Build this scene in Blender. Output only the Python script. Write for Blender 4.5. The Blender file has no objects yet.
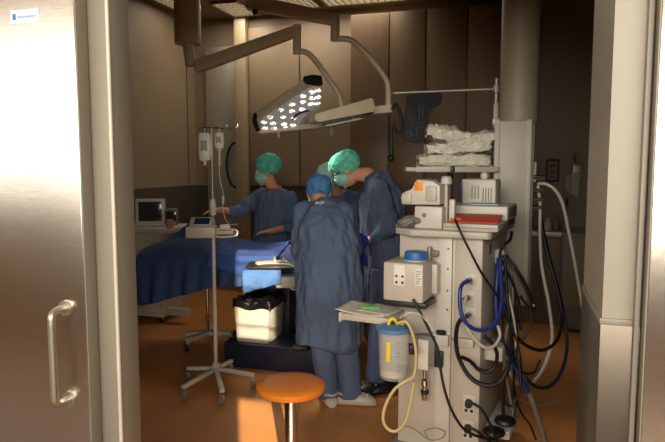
import bpy, bmesh, math, random
from mathutils import Vector, Matrix, noise
random.seed(7)
SC = bpy.context.scene
COL = SC.collection
PI = math.pi
V = Vector
# ---------------------------------------------------------------- camera
F_PX, HOR, T = 600.0, 165.0, math.radians(17.0)
EYE = V((0, 0, 1.62))
PITCH = math.atan((221 - HOR) / F_PX)
RT = V((math.cos(T), math.sin(T), 0))
LK = V((-math.sin(T), math.cos(T), 0))
FW = LK * math.cos(PITCH) - V((0, 0, 1)) * math.sin(PITCH)
UP = RT.cross(FW)
def ray(px, py):
    r = FW + RT * ((px - 332.5) / F_PX) - UP * ((py - 221) / F_PX)
    return r / r.dot(LK)
def at(px, py, d): return EYE + ray(px, py) * d
def onz(px, py, z=0.0):
    r = ray(px, py); return EYE + r * ((z - EYE.z) / r.z)
def ony(px, py, y):
    r = ray(px, py); return EYE + r * (y / r.y)
def onx(px, py, x):
    r = ray(px, py); return EYE + r * (x / r.x)
class Frame:
    def __init__(s, org, rz):
        s.o = V(org); s.rz = rz; s.m = Matrix.Rotation(-rz, 3, 'Z')
    def loc(s, w): return s.m @ (V(w) - s.o)
    def hy(s, px, py, yl):
        r = s.m @ ray(px, py); e = s.m @ (EYE - s.o); return e + r * ((yl - e.y) / r.y)
    def hz(s, px, py, zl):
        r = s.m @ ray(px, py); e = s.m @ (EYE - s.o); return e + r * ((zl - e.z) / r.z)
    def hx(s, px, py, xl):
        r = s.m @ ray(px, py); e = s.m @ (EYE - s.o); return e + r * ((xl - e.x) / r.x)
cd = bpy.data.cameras.new('camera'); cam = bpy.data.objects.new('camera', cd); COL.objects.link(cam)
cam.location = EYE; cam.rotation_euler = (PI / 2 - PITCH, 0, T)
cd.sensor_fit = 'HORIZONTAL'; cd.sensor_width = 36; cd.lens = 36 * F_PX / 665.0
cd.clip_start = 0.02
SC.camera = cam
# ---------------------------------------------------------------- materials
def lin(c):
    return tuple(((v / 255) / 12.92 if v / 255 <= .04045 else ((v / 255 + .055) / 1.055) ** 2.4) for v in c) + (1,)
MATS = {}
def mat(name, rgb, rough=.5, metal=0., var=.06, scale=8., bump=0., bscale=60., stretch=(1, 1, 1), trans=0., emit=None, es=0., alpha=1., coat=0., spec=.5, sheen=0.):
    if name in MATS: return MATS[name]
    m = bpy.data.materials.new(name); m.use_nodes = True
    nt = m.node_tree; b = nt.nodes['Principled BSDF']
    base = lin(rgb)
    b.inputs['Roughness'].default_value = rough
    b.inputs['Metallic'].default_value = metal
    b.inputs['Specular IOR Level'].default_value = spec
    b.inputs['Transmission Weight'].default_value = trans
    b.inputs['Alpha'].default_value = alpha
    b.inputs['Coat Weight'].default_value = coat
    b.inputs['Sheen Weight'].default_value = sheen
    tc = nt.nodes.new('ShaderNodeTexCoord'); mp = nt.nodes.new('ShaderNodeMapping')
    mp.inputs['Scale'].default_value = stretch
    nt.links.new(tc.outputs['Object'], mp.inputs['Vector'])
    n = nt.nodes.new('ShaderNodeTexNoise'); n.inputs['Scale'].default_value = scale; n.inputs['Detail'].default_value = 4
    nt.links.new(mp.outputs['Vector'], n.inputs['Vector'])
    r = nt.nodes.new('ShaderNodeValToRGB')
    r.color_ramp.elements[0].position = .3; r.color_ramp.elements[1].position = .7
    r.color_ramp.elements[0].color = tuple(x * (1 - var) for x in base[:3]) + (1,)
    r.color_ramp.elements[1].color = tuple(min(1, x * (1 + var)) for x in base[:3]) + (1,)
    nt.links.new(n.outputs['Fac'], r.inputs['Fac']); nt.links.new(r.outputs['Color'], b.inputs['Base Color'])
    if bump:
        n2 = nt.nodes.new('ShaderNodeTexNoise'); n2.inputs['Scale'].default_value = bscale; n2.inputs['Detail'].default_value = 3
        nt.links.new(mp.outputs['Vector'], n2.inputs['Vector'])
        bp = nt.nodes.new('ShaderNodeBump'); bp.inputs['Strength'].default_value = bump; bp.inputs['Distance'].default_value = .02
        nt.links.new(n2.outputs['Fac'], bp.inputs['Height']); nt.links.new(bp.outputs['Normal'], b.inputs['Normal'])
    if emit:
        b.inputs['Emission Color'].default_value = lin(emit); b.inputs['Emission Strength'].default_value = es
    MATS[name] = m; return m
M_STEEL = mat('brushed_steel', (204, 195, 182), .22, 1, .04, 6, .04, 40, (1, 1, 30))
M_JAMB = mat('dull_steel', (136, 127, 112), .5, .1, .05, 6, .03, 40, (30, 30, 1))
M_CHROME = mat('chrome', (215, 213, 208), .16, 1, .02)
M_SATIN = mat('satin_metal', (176, 168, 150), .45, .55, .04)
M_HANDLE = mat('handle_steel', (196, 188, 172), .34, .9, .03)
M_CLAD = mat('cladding_steel', (104, 94, 82), .34, .8, .04, 6, .02, 40, (1, 1, 30))
M_WALL = mat('wall_beige', (146, 126, 100), .5, 0, .04, 2)
M_WALLD = mat('wall_dark', (70, 62, 56), .5, 0, .06, 2)
M_CREAM = mat('cream_paint', (148, 139, 122), .45, 0, .03, 3)
M_CEIL = mat('ceiling_white', (140, 128, 108), .7, 0, .03, 3)
M_BROWN = mat('brown_laminate', (128, 102, 74), .45, 0, .08, 3, 0, 60, (6, 6, .6))
M_WHITE = mat('white_plastic', (200, 192, 177), .4, 0, .03)
M_IVORY = mat('ivory_plastic', (188, 178, 161), .42, 0, .03)
M_GREYP = mat('grey_plastic', (120, 116, 108), .5)
M_DARK = mat('dark_plastic', (34, 32, 32), .45)
M_BLACK = mat('black_rubber', (20, 19, 19), .5)
M_BLUEP = mat('blue_plastic', (44, 104, 168), .4)
M_BLUEH = mat('blue_hose', (36, 54, 122), .4)
M_GOWN = mat('gown_blue', (88, 103, 130), .85, 0, .12, 6, .35, 30, (1, 1, .35), sheen=0)
M_GOWN2 = mat('gown_slate', (72, 83, 108), .85, 0, .12, 6, .35, 30, (1, 1, .35))
M_DRAPE = mat('drape_blue', (52, 72, 118), .8, 0, .12, 5, .3, 25)
M_DRAPEL = mat('towel_blue', (84, 124, 182), .85, 0, .1, 5, .3, 40)
M_CAPG = mat('cap_green', (96, 196, 168), .8, 0, .2, 26, .6, 60)
M_CAPL = mat('cap_pale_green', (186, 224, 208), .8, 0, .1, 26, .6, 60)
M_CAPB = mat('cap_blue', (74, 128, 180), .8, 0, .25, 26, .6, 60)
M_MASK = mat('mask_green', (150, 208, 186), .8, 0, .1, 20, .3, 60)
M_SKIN = mat('skin', (214, 150, 116), .5, 0, .06, 10)
M_HAIR = mat('hair', (44, 30, 22), .6)
M_RED = mat('red', (206, 66, 42), .5)
M_ORANGE = mat('orange_label', (240, 140, 30), .5)
M_SEAT = mat('orange_vinyl', (226, 128, 34), .38, 0, .05, 5, .05, 80)
M_PAPER = mat('paper', (222, 214, 198), .7, 0, .03)
M_GREEN = mat('green_pen', (70, 190, 60), .4)
M_YELLOW = mat('yellow_tape', (230, 200, 40), .5)
M_TUBEY = mat('yellow_tube', (196, 178, 122), .3, 0, .05)
M_CLEAR = mat('clear_plastic', (225, 222, 212), .15, 0, .01, alpha=.24)
M_BAG = mat('iv_bag_plastic', (240, 236, 220), .3, 0, .03, trans=.1, alpha=.9)
M_GLASS = mat('screen_glass', (48, 54, 56), .12, 0, .05)
M_SCRB = mat('screen_blue', (38, 52, 84), .15, 0, .05)
M_PLBAG = mat('bag_plastic', (212, 204, 184), .22, 0, .15, 20, .6, 40)
M_BINBAG = mat('black_bin_bag', (18, 18, 20), .3, 0, .2, 20, .5, 30)
M_NAVY = mat('navy_base', (30, 36, 56), .5)
M_GREYC = mat('grey_cloth', (128, 126, 120), .8, 0, .1, 20, .4, 40)
M_ALU = mat('aluminium_panel', (190, 182, 164), .5, 0, .03)
M_GREYB = mat('boom_grey', (160, 146, 122), .5, 0, .03)
M_LAMP = mat('lamp_paint', (214, 196, 164), .42, 0, .03)
def led_mat():
    m = mat('led', (225, 220, 212), .2, emit=(255, 246, 235), es=2.0)
    nt = m.node_tree; b = nt.nodes['Principled BSDF']
    tc = nt.nodes.new('ShaderNodeTexCoord'); n = nt.nodes.new('ShaderNodeTexNoise'); n.inputs['Scale'].default_value = 55; n.inputs['Detail'].default_value = 1
    r = nt.nodes.new('ShaderNodeMapRange'); r.inputs['From Min'].default_value = .42; r.inputs['From Max'].default_value = .64; r.inputs['To Min'].default_value = .12; r.inputs['To Max'].default_value = 2.6
    nt.links.new(tc.outputs['Object'], n.inputs['Vector']); nt.links.new(n.outputs['Fac'], r.inputs['Value']); nt.links.new(r.outputs['Result'], b.inputs['Emission Strength']); return m
M_LED = led_mat()
M_LEDP = mat('led_reflector', (170, 160, 152), .3, .3, .5, 60, emit=(255, 246, 238), es=.12)
M_LIGHT = mat('louvre_tube', (255, 240, 215), .4, emit=(255, 240, 215), es=2.4)
M_APRON = mat('black_garment', (17, 17, 19), .7, 0, .1)
M_APRP = mat('garment_print', (76, 80, 88), .7)
M_INSTR = mat('tan_tubing', (206, 160, 116), .4)
M_BLUELOGO = mat('logo_blue', (60, 110, 170), .5)
M_STICK = mat('sticker_white', (232, 236, 238), .5)
M_INK = mat('grey_ink', (120, 135, 150), .6)
M_HALL = mat('hall_wall', (160, 146, 126), .7, 0, .03)
M_FLOORH = mat('hall_floor', (104, 76, 50), .4, 0, .08, 30)
def floor_mat():
    m = mat('orange_floor', (194, 130, 72), .34, 0, .1, 3)
    nt = m.node_tree; b = nt.nodes['Principled BSDF']; lk = b.inputs['Base Color'].links[0].from_socket
    n = nt.nodes.new('ShaderNodeTexNoise'); n.inputs['Scale'].default_value = 260
    tc = nt.nodes.new('ShaderNodeTexCoord'); nt.links.new(tc.outputs['Object'], n.inputs['Vector'])
    mx = nt.nodes.new('ShaderNodeMixRGB'); mx.blend_type = 'OVERLAY'; mx.inputs['Fac'].default_value = .5
    nt.links.new(lk, mx.inputs['Color1']); nt.links.new(n.outputs['Fac'], mx.inputs['Color2'])
    nt.links.new(mx.outputs['Color'], b.inputs['Base Color'])
    return m
M_FLOOR = floor_mat()
# ---------------------------------------------------------------- mesh builder
def crom(pts, n=8):
    pts = [V(p) for p in pts]
    if len(pts) < 3: return pts
    out = []
    P = [pts[0] * 2 - pts[1]] + pts + [pts[-1] * 2 - pts[-2]]
    for i in range(1, len(P) - 2):
        a, b, c, d = P[i - 1], P[i], P[i + 1], P[i + 2]
        for k in range(n):
            t = k / n
            out.append(.5 * ((2 * b) + (c - a) * t + (2 * a - 5 * b + 4 * c - d) * t * t + (3 * b - a - 3 * c + d) * t ** 3))
    out.append(pts[-1]); return out
class MB:
    def __init__(s): s.b = bmesh.new(); s.thick = 0
    def _ring(s, pts): return [s.b.verts.new(p) for p in pts]
    def _skin(s, rings, cap=True):
        for r0, r1 in zip(rings, rings[1:]):
            n = len(r0)
            for i in range(n):
                s.b.faces.new((r0[i], r0[(i + 1) % n], r1[(i + 1) % n], r1[i]))
        if cap:
            s.b.faces.new(list(reversed(rings[0]))); s.b.faces.new(rings[-1])
    def box(s, c, d, rz=0, bev=.004, m=None):
        r = bmesh.ops.create_cube(s.b, size=1)
        mm = Matrix.Translation(V(c)) @ Matrix.Rotation(rz, 4, 'Z') @ Matrix.Diagonal((d[0], d[1], d[2], 1))
        if m is not None: mm = m @ mm
        bmesh.ops.transform(s.b, matrix=mm, verts=r['verts'])
        if bev:
            es = list({e for v in r['verts'] for e in v.link_edges})
            bmesh.ops.bevel(s.b, geom=es, offset=min(bev, min(d) * .4), segments=2, affect='EDGES', profile=.5)
        return s
    def bx(s, a, b, bev=.004):
        a, b = V(a), V(b); return s.box((a + b) / 2, [max(abs(x), .001) for x in (b - a)], 0, bev)
    def ring_tube(s, pts, rads, seg=12, cap=True):
        pts = [V(p) for p in pts]; rings = []; nrm = None
        for i, p in enumerate(pts):
            t = (pts[min(i + 1, len(pts) - 1)] - pts[max(i - 1, 0)])
            if t.length < 1e-9: t = V((0, 0, 1))
            t.normalize()
            if nrm is None:
                nrm = t.orthogonal().normalized()
            else:
                nrm = nrm - t * nrm.dot(t)
                nrm = nrm.normalized() if nrm.length > 1e-6 else t.orthogonal().normalized()
            bn = t.cross(nrm); r = rads[i]
            rings.append(s._ring([p + (nrm * math.cos(2 * PI * k / seg) + bn * math.sin(2 * PI * k / seg)) * r for k in range(seg)]))
        s._skin(rings, cap); return s
    def tube(s, pts, r, seg=10, n=8, smooth=True):
        P = crom(pts, n) if smooth else [V(p) for p in pts]
        return s.ring_tube(P, [r] * len(P), seg)
    def corr(s, pts, r, seg=10, n=14, amp=.18):
        P = crom(pts, n)
        return s.ring_tube(P, [r * (1 + amp * (1 if i % 2 else -1)) for i in range(len(P))], seg)
    def cyl(s, a, b, r0, r1=None, seg=20): return s.ring_tube([a, b], [r0, r1 if r1 is not None else r0], seg)
    def lathe(s, prof, c=(0, 0, 0), seg=32, m=None):
        c = V(c); rings = []
        for r, z in prof:
            pts = [V((max(r, .0005) * math.cos(2 * PI * k / seg), max(r, .0005) * math.sin(2 * PI * k / seg), z)) for k in range(seg)]
            rings.append(s._ring([(m @ p if m is not None else p) + c for p in pts]))
        s._skin(rings); return s
    def sph(s, c, r, m3=None, seg=20, rings=12):
        rr = bmesh.ops.create_uvsphere(s.b, u_segments=seg, v_segments=rings, radius=1)
        r = (r, r, r) if not hasattr(r, '__len__') else r
        mm = Matrix.Diagonal((r[0], r[1], r[2], 1))
        if m3 is not None: mm = m3.to_4x4() @ mm
        bmesh.ops.transform(s.b, matrix=Matrix.Translation(V(c)) @ mm, verts=rr['verts']); return s
    def cap(s, a, b, ra, rb=None):
        rb = ra if rb is None else rb
        s.cyl(a, b, ra, rb, 16); s.sph(a, ra, None, 16, 10); s.sph(b, rb, None, 16, 10); return s
    def prism(s, poly, h0, h1, m=None, bev=0):
        f = lambda p, h: (m @ V((p[0], p[1], h)) if m is not None else V((p[0], p[1], h)))
        r = [s._ring([f(p, h0) for p in poly]), s._ring([f(p, h1) for p in poly])]
        k = len(s.b.faces); s._skin(r)
        if bev:
            es = list({e for q in r for v in q for e in v.link_edges})
            bmesh.ops.bevel(s.b, geom=es, offset=bev, segments=2, affect='EDGES', profile=.5)
        return s
    def loft(s, secs, side, seg=24):
        """secs: (centre, half width, half depth); the side vector gives the width direction"""
        rings = []
        for i, (c, w, d) in enumerate(secs):
            c = V(c)
            t = (V(secs[min(i + 1, len(secs) - 1)][0]) - V(secs[max(i - 1, 0)][0])).normalized()
            sd = V(side) - t * V(side).dot(t); sd.normalize(); bk = t.cross(sd)
            rings.append(s._ring([c + sd * w * math.cos(2 * PI * k / seg) + bk * d * math.sin(2 * PI * k / seg) for k in range(seg)]))
        s._skin(rings); return s
    def grid(s, nu, nv, fn, thick=0):
        vs = [[s.b.verts.new(fn(i / (nu - 1), j / (nv - 1))) for j in range(nv)] for i in range(nu)]
        fs = [s.b.faces.new((vs[i][j], vs[i + 1][j], vs[i + 1][j + 1], vs[i][j + 1])) for i in range(nu - 1) for j in range(nv - 1)]
        if thick: s.thick = thick
        return s
    def build(s, name, m, parent=None, smooth=True, off=None):
        bmesh.ops.recalc_face_normals(s.b, faces=s.b.faces)
        if off is not None: bmesh.ops.translate(s.b, vec=-V(off), verts=s.b.verts)
        me = bpy.data.meshes.new(name); s.b.to_mesh(me); s.b.free()
        me.materials.append(m)
        if smooth:
            me.shade_auto(0) if False else None
            for p in me.polygons: p.use_smooth = True
            me.set_sharp_from_angle(angle=math.radians(38))
        o = bpy.data.objects.new(name, me); COL.objects.link(o)
        if parent is not None: o.parent = parent
        if s.thick:
            md = o.modifiers.new('s', 'SOLIDIFY'); md.thickness = s.thick; md.offset = 0
        return o
def empty(name, label, cat, loc=(0, 0, 0), rz=0, group=None):
    o = bpy.data.objects.new(name, None); COL.objects.link(o); o.empty_display_size = .05
    o.location = loc; o.rotation_euler = (0, 0, rz); o['label'] = label; o['category'] = cat
    if group: o['group'] = group
    return o
def tag(o, label, cat, group=None):
    o['label'] = label; o['category'] = cat
    if group: o['group'] = group
    return o
def origin(o, p):
    """moves a world-built single mesh so that its origin sits at p"""
    p = V(p); o.data.transform(Matrix.Translation(-p)); o.location = p; return o
def struct(o): o['kind'] = 'structure'; return o
def dup(root, loc, rz, label):
    r = root.copy(); COL.objects.link(r); r.location = loc; r.rotation_euler = (0, 0, rz); r['label'] = label
    for ch in list(root.children):
        c = ch.copy(); COL.objects.link(c); c.parent = r
        for g in list(ch.children):
            d = g.copy(); COL.objects.link(d); d.parent = c
    return r
def remesh(o, vox, smooth=6, fold=None):
    md = o.modifiers.new('r', 'REMESH'); md.mode = 'VOXEL'; md.voxel_size = vox
    sm = o.modifiers.new('s', 'SMOOTH'); sm.iterations = smooth; sm.factor = .5
    dg = bpy.context.evaluated_depsgraph_get(); dg.update()
    me = bpy.data.meshes.new_from_object(o.evaluated_get(dg)); old = o.data
    o.modifiers.clear(); m = old.materials[0]; o.data = me; bpy.data.meshes.remove(old)
    me.materials.clear(); me.materials.append(m)
    for p in me.polygons: p.use_smooth = True
    if fold:
        nr = [v.normal.copy() for v in me.vertices]
        for v, n in zip(me.vertices, nr): v.co = v.co + n * fold(v.co)
        me.update()
    return o
def text(name, body, size, m, parent, loc, rot, ext=.0004):
    cu = bpy.data.curves.new(name, 'FONT'); cu.body = body; cu.size = size; cu.extrude = ext
    cu.align_x = 'CENTER'; cu.align_y = 'CENTER'
    o = bpy.data.objects.new(name, cu); COL.objects.link(o)
    dg = bpy.context.evaluated_depsgraph_get(); dg.update()
    me = bpy.data.meshes.new_from_object(o.evaluated_get(dg)); bpy.data.objects.remove(o)
    me.materials.clear(); me.materials.append(m)
    o = bpy.data.objects.new(name, me); COL.objects.link(o); o.parent = parent; o.location = loc; o.rotation_euler = rot
    return o
SKY, SUN_E, SPOT_W, EXPO, FILL_W, OR_LAMP = 3.4, 16.0, 80.0, 0.10, 39.0, 5.8
# ================================================================ SETTING
CEIL = 3.45; YB = 7.0; XL = -4.0; XR = 3.2; YD = 1.70
def wallbox(name, a, b, m, bev=0): return struct(MB().bx(a, b, bev).build(name, m, None, False))
wallbox('floor', (XL - .1, 1.7, -.1), (XR + .1, YB + .1, 0), M_FLOOR)
wallbox('floor_hall', (-9, -2.7, -.1), (4, 1.7, 0), M_FLOORH)
wallbox('ceiling', (XL - .1, 1.7, CEIL), (XR + .1, YB + .1, CEIL + .1), M_CEIL)
wallbox('ceiling_hall', (-9, -2.7, 4.2), (4, 1.7, 4.3), M_HALL)
w = wallbox('wall_back', (XL - .1, YB, 0), (XR + .1, YB + .1, CEIL), M_WALL)
w2 = wallbox('wall_left', (XL - .1, 1.8, 0), (XL, YB, CEIL), M_WALL)
wallbox('wall_right', (XR, 2.16, 0), (XR + .1, YB, CEIL), M_WALL)
# wainscot bands of the room (lower dark cladding)
struct(MB().bx((XL, YB - .02, .0), (-.2, YB, 1.36)).build('trim_back', M_WALLD))
struct(MB().bx((XL, 1.8, .0), (XL + .02, YB - .02, 1.36)).build('trim_left', M_WALLD))
# panel seams on walls
def seam_x(px): return ony(px, 100, YB).x
for k, px in enumerate((301,)):
    x = seam_x(px); struct(MB().bx((x - .006, YB - .057, 1.37), (x + .006, YB - .05, 3.3), 0).build('trim_seam', M_WALLD))
# raised beige panel and pillar on the back wall
xa, xb, xc, xd = seam_x(239), seam_x(250), seam_x(301), seam_x(361)
struct(MB().bx((xb + .01, YB - .05, 1.37), (xc - .006, YB, 3.3)).build('wall_panel', M_WALL))
struct(MB().bx((xc + .006, YB - .05, 1.37), (xd, YB, 3.3)).build('wall_panel', M_WALL))
struct(MB().bx((xa, YB - .12, 0), (xb, YB, CEIL)).build('trim_pillar', mat('pillar_paint', (164, 144, 114), .5)))
# steel service door in the left back corner
xe = seam_x(206)
dd = struct(MB().bx((xe + .02, YB - .04, 0), (xa - .02, YB, 3.1)).build('door_1', M_SATIN))
# left wall seam
y_ = onx(187, 100, XL).y
struct(MB().bx((XL, y_ - .006, 1.37), (XL + .006, y_ + .006, CEIL), 0).build('trim_seam', M_WALLD))
# tall brown cupboards along the back wall, each its own unit
cup_edges = [361.5, 398, 432, 470, 508]
xs = [seam_x(p) for p in cup_edges]
where = ['beside the beige wall panel', 'behind the hanging black garment', 'behind the clear bags on the shelf', 'behind the round ceiling column']
for i in range(4):
    c = empty('tall_cupboard', 'tall brown laminate cupboard ' + where[i], 'cupboard', ((xs[i] + xs[i + 1]) / 2, YB - .3, 0), 0, 'tall brown cupboards along the back wall')
    hw = (xs[i + 1] - xs[i]) / 2 - .002
    MB().bx((-hw, -.2, 0), (hw, .29, 3.25), .003).build('body', M_BROWN, c)
    d = MB().bx((-hw + .006, -.222, .1), (hw - .006, -.2, 3.24), .003).build('door', M_BROWN, c)
    MB().tube([(hw - .05, -.222, 1.0), (hw - .05, -.25, 1.0), (hw - .05, -.25, 1.2), (hw - .05, -.222, 1.2)], .006, 8, 4).build('handle', M_SATIN, d)
# ---- hall behind the camera: wall with windows
WY = -2.6
def hallwall(x0, x1, z0, z1): wallbox('wall_hall', (x0, WY - .1, z0), (x1, WY, z1), M_HALL)
WA = (-8.9, -2.4, 1.80, 4.15)        # long clerestory window
WB = (1.305, 1.69)                  # narrow window (two panes)
hallwall(-9, WA[0], 0, 4.2); hallwall(WA[0], WA[1], 0, WA[2]); hallwall(WA[0], WA[1], WA[3], 4.2)
WC = (-2.2, 1.2, 1.6, 3.4); WD = (1.8, 3.8, 1.6, 3.4)           # unseen openings added for fill lamps, closed by panels against the sun
hallwall(WA[1], WC[0], 0, 4.2); hallwall(WC[1], WB[0], 0, 4.2); hallwall(WC[0], WC[1], 0, WC[2]); hallwall(WC[0], WC[1], WC[3], 4.2)
struct(MB().bx((WC[0], WY - .08, WC[2]), (WC[1], WY - .06, WC[3])).build('sun_block_1', M_CREAM)); hallwall(WB[1], WD[0], 0, 4.2); hallwall(WD[1], 4, 0, 4.2); hallwall(WD[0], WD[1], 0, WD[2]); hallwall(WD[0], WD[1], WD[3], 4.2)
struct(MB().bx((WD[0], WY - .08, WD[2]), (WD[1], WY - .06, WD[3])).build('sun_block_2', M_CREAM))  # added out of view, like the wider panel before it, to stop direct sun
hallwall(WB[0], WB[1], 0, .9); hallwall(WB[0], WB[1], 3.7, 4.2)
wn = struct(MB().bx((WB[0], WY - .08, 2.44), (WB[1], WY - .02, 2.9)).build('window_1', M_CREAM))
fr = MB()
for x in (-8.9, -6.8, -4.4, -2.45): fr.bx((x, WY - .07, WA[2]), (x + .05, WY - .03, WA[3]))
struct(fr.build('window_2', M_CREAM))
wallbox('wall_hall_end', (-9.1, -2.7, 0), (-9, 1.7, 4.2), M_HALL)
wallbox('wall_hall_far', (4, -2.7, 0), (4.1, 1.7, 4.2), M_HALL)
# ---- wall with the doorway
XJL, XJR, LINT = -1.275, .227, 2.32
wallbox('wall_front', (-9, YD, 0), (XJL - .09, YD + .1, 4.2), M_HALL)
wallbox('wall_front', (XJL - .09, YD, LINT), (XJR + .08, YD + .1, 4.2), M_HALL)
# right reveal block: cream above, steel kick cladding below
wallbox('wall_reveal', (XJR, YD, 1.215), (4.0, YD + .46, 4.2), M_CREAM)
struct(MB().bx((XJR - .004, YD - .004, 0), (4.0, YD + .46, 1.2), .002).build('wall_reveal_cladding', M_CLAD))
struct(MB().bx((XJR - .006, YD - .006, 1.2), (XJR + .1, YD + .465, 1.217), .002).build('trim_1', M_JAMB))
# left jamb: face, bright edge bead, inner side
struct(MB().bx((XJL - .095, YD - .006, 0), (XJL, YD + .1, LINT), .002).build('trim_jamb', M_JAMB))
struct(MB().cyl((XJL - .004, YD - .008, 0), (XJL - .004, YD - .008, LINT), .007, None, 12).build('trim_bead', mat('bead_steel', (200, 190, 172), .5, .1)))
struct(MB().cyl((XJL - .088, YD - .01, 0), (XJL - .088, YD - .01, LINT), .005, None, 12).build('trim_bead', MATS['bead_steel']))
# right door guide posts
struct(MB().bx((.3, YD - .03, 0), (.312, YD - .004, LINT), .002).build('trim_guide', M_JAMB))
# ---- sliding door leaves (hall side)
LY0, LY1 = 1.632, 1.688
d2 = struct(MB().bx((-2.9, LY0, .01), (-1.358, LY1, 2.45), .003).build('door_2', M_STEEL, None))
X0 = -1.434
zt, zb = 1.142, .828
h = MB()
h.tube([(X0, LY0 - .004, zt), (X0, LY0 - .045, zt), (X0, LY0 - .066, zt - .012), (X0, LY0 - .07, zt - .04)], .0125, 16, 6)
h.cyl((X0, LY0 - .07, zt - .04), (X0, LY0 - .07, zb + .04), .0125, None, 16)
h.tube([(X0, LY0 - .07, zb + .04), (X0, LY0 - .066, zb + .012), (X0, LY0 - .045, zb), (X0, LY0 - .004, zb)], .0125, 16, 6)
hd = h.build('handle', M_HANDLE, d2)
for z in (zt, zb):
    MB().cyl((X0, LY0 - .009, z), (X0, LY0 + .002, z), .026, None, 28).build('rose', M_HANDLE, hd)
# small sticker
sa, sb = ony(10.5, 11, LY0), ony(39, 22, LY0)
st = MB().bx((sa.x, LY0 - .0015, sb.z), (sb.x, LY0, sa.z), .0006).build('sticker', M_STICK, d2); st['label'] = 'white maker sticker with small blue mark'
sw, sh = sb.x - sa.x, sa.z - sb.z
MB().bx((sa.x + sw * .08, LY0 - .003, sb.z + sh * .28), (sa.x + sw * .2, LY0 - .001, sb.z + sh * .74), .0006).build('blue_mark', M_BLUELOGO, st)
text('lettering', 'vipowaqel', sh * .46, M_BLUELOGO, st, (sa.x + sw * .6, LY0 - .002, sb.z + sh * .5), (PI / 2, 0, 0))
d3 = struct(MB().bx((.321, LY0, .01), (2.2, LY1, 2.45), .003).build('door_3', M_STEEL))
MB().bx((-1.358, LY0 + .002, .012), (-1.354, LY1 - .001, 2.448), .001).build('edge_strip', M_JAMB, d2)
MB().bx((.317, LY0 + .002, .012), (.321, LY1 - .001, 2.448), .001).build('edge_strip', M_JAMB, d3)
bl = MB()
for k in range(20): bl.bx((WB[0], WY - .07, 2.91 + k * .04), (WB[1], WY - .06, 2.91 + k * .04 + (.026 if k in (2, 7, 8, 15) else .017)), 0)
struct(bl.build('sun_dimming_slats', M_CREAM))  # unseen slats added to thin the sunbeam that reaches the bin
# ---- ceiling light fittings of the room
def ceiling_light(px, py, label, nx=9, ny=9, sx=.62, sy=.62, pw=1.):
    p = onz(px, py, CEIL)
    e = empty('ceiling_light', label, 'ceiling light', (p.x, p.y, CEIL), 0, 'square louvred ceiling lights')
    f = MB()
    for s in (-1, 1):
        f.bx((s * sx / 2 - .015, -sy / 2, -.03), (s * sx / 2 + .015, sy / 2, -.001)); f.bx((-sx / 2, s * sy / 2 - .015, -.03), (sx / 2, s * sy / 2 + .015, -.001))
    f.build('frame', M_CEIL, e)
    MB().bx((-sx / 2 + .02, -sy / 2 + .02, -.006), (sx / 2 - .02, sy / 2 - .02, -.002), 0).build('diffuser', M_LIGHT, e)
    l = MB()
    for i in range(1, nx): x = -sx / 2 + i * sx / nx; l.bx((x - .004, -sy / 2 + .015, -.035), (x + .004, sy / 2 - .015, -.008), 0)
    for i in range(1, ny): y = -sy / 2 + i * sy / ny; l.bx((-sx / 2 + .015, y - .004, -.035), (sx / 2 - .015, y + .004, -.008), 0)
    l.build('louvre', M_SATIN, e)
    ld = bpy.data.lights.new('ceiling_lamp', 'AREA'); ld.shape = 'RECTANGLE'; ld.size = sx * .9; ld.size_y = sy * .9
    ld.energy = OR_W * pw; ld.color = (1, .9, .76); lo = bpy.data.objects.new('ceiling_lamp', ld); COL.objects.link(lo); lo.parent = e; lo.location = (0, 0, -.04)
    return e
OR_W = OR_LAMP
ceiling_light(236, 7.5, 'louvred ceiling light between the two lamp arms', 7, 7, .36, .6)
ceiling_light(176, 2, 'louvred ceiling light beside the white ceiling mount', 7, 7, .3, .6, .2)
ceiling_light(292, 0, 'louvred ceiling light above the upper lamp arm', 9, 9, .5, .6)
ceiling_light(360, -6, 'louvred ceiling light at the end of the row over the brown cupboards', 12, 9, .9, .6)
# ================================================================ STOOL
def caster(mb_parent, p, r=.025, name='caster', wm=None):
    m = MB(); p = V(p)
    m.cyl(p + V((-.011, 0, r)), p + V((.011, 0, r)), r, None, 20)
    c = m.build(name, wm or M_BLACK, mb_parent)
    MB().bx(p + V((-.015, -.01, r)), p + V((.015, .012, r * 2 + .012)), .003).build('fork', M_SATIN, c)
    return c
so = at(291, 388, 2.88); so.z = 0
st = empty('stool', 'round orange padded stool on a shiny metal column', 'stool', so)
MB().lathe([(.0, .505), (.15, .505), (.166, .512), (.172, .526), (.17, .54), (.158, .549), (.12, .553), (0, .554)], seg=56).build('seat', M_SEAT, st)
MB().cyl((0, 0, .1), (0, 0, .505), .033, None, 28).build('column', M_CHROME, st)
MB().lathe([(0, .48), (.07, .484), (.07, .505), (0, .505)], seg=28).build('seat_plate', M_DARK, st)
MB().lathe([(0, .075), (.045, .075), (.05, .1), (.032, .14), (0, .14)], seg=28).build('hub', M_SATIN, st)
for k in range(5):
    a = k * 2 * PI / 5 + .35; u = V((math.cos(a), math.sin(a), 0))
    MB().ring_tube([u * .03 + V((0, 0, .1)), u * .16 + V((0, 0, .09)), u * .25 + V((0, 0, .066))], [.017, .015, .012], 12).build('leg', M_SATIN, st)
    caster(st, u * .25)
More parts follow.
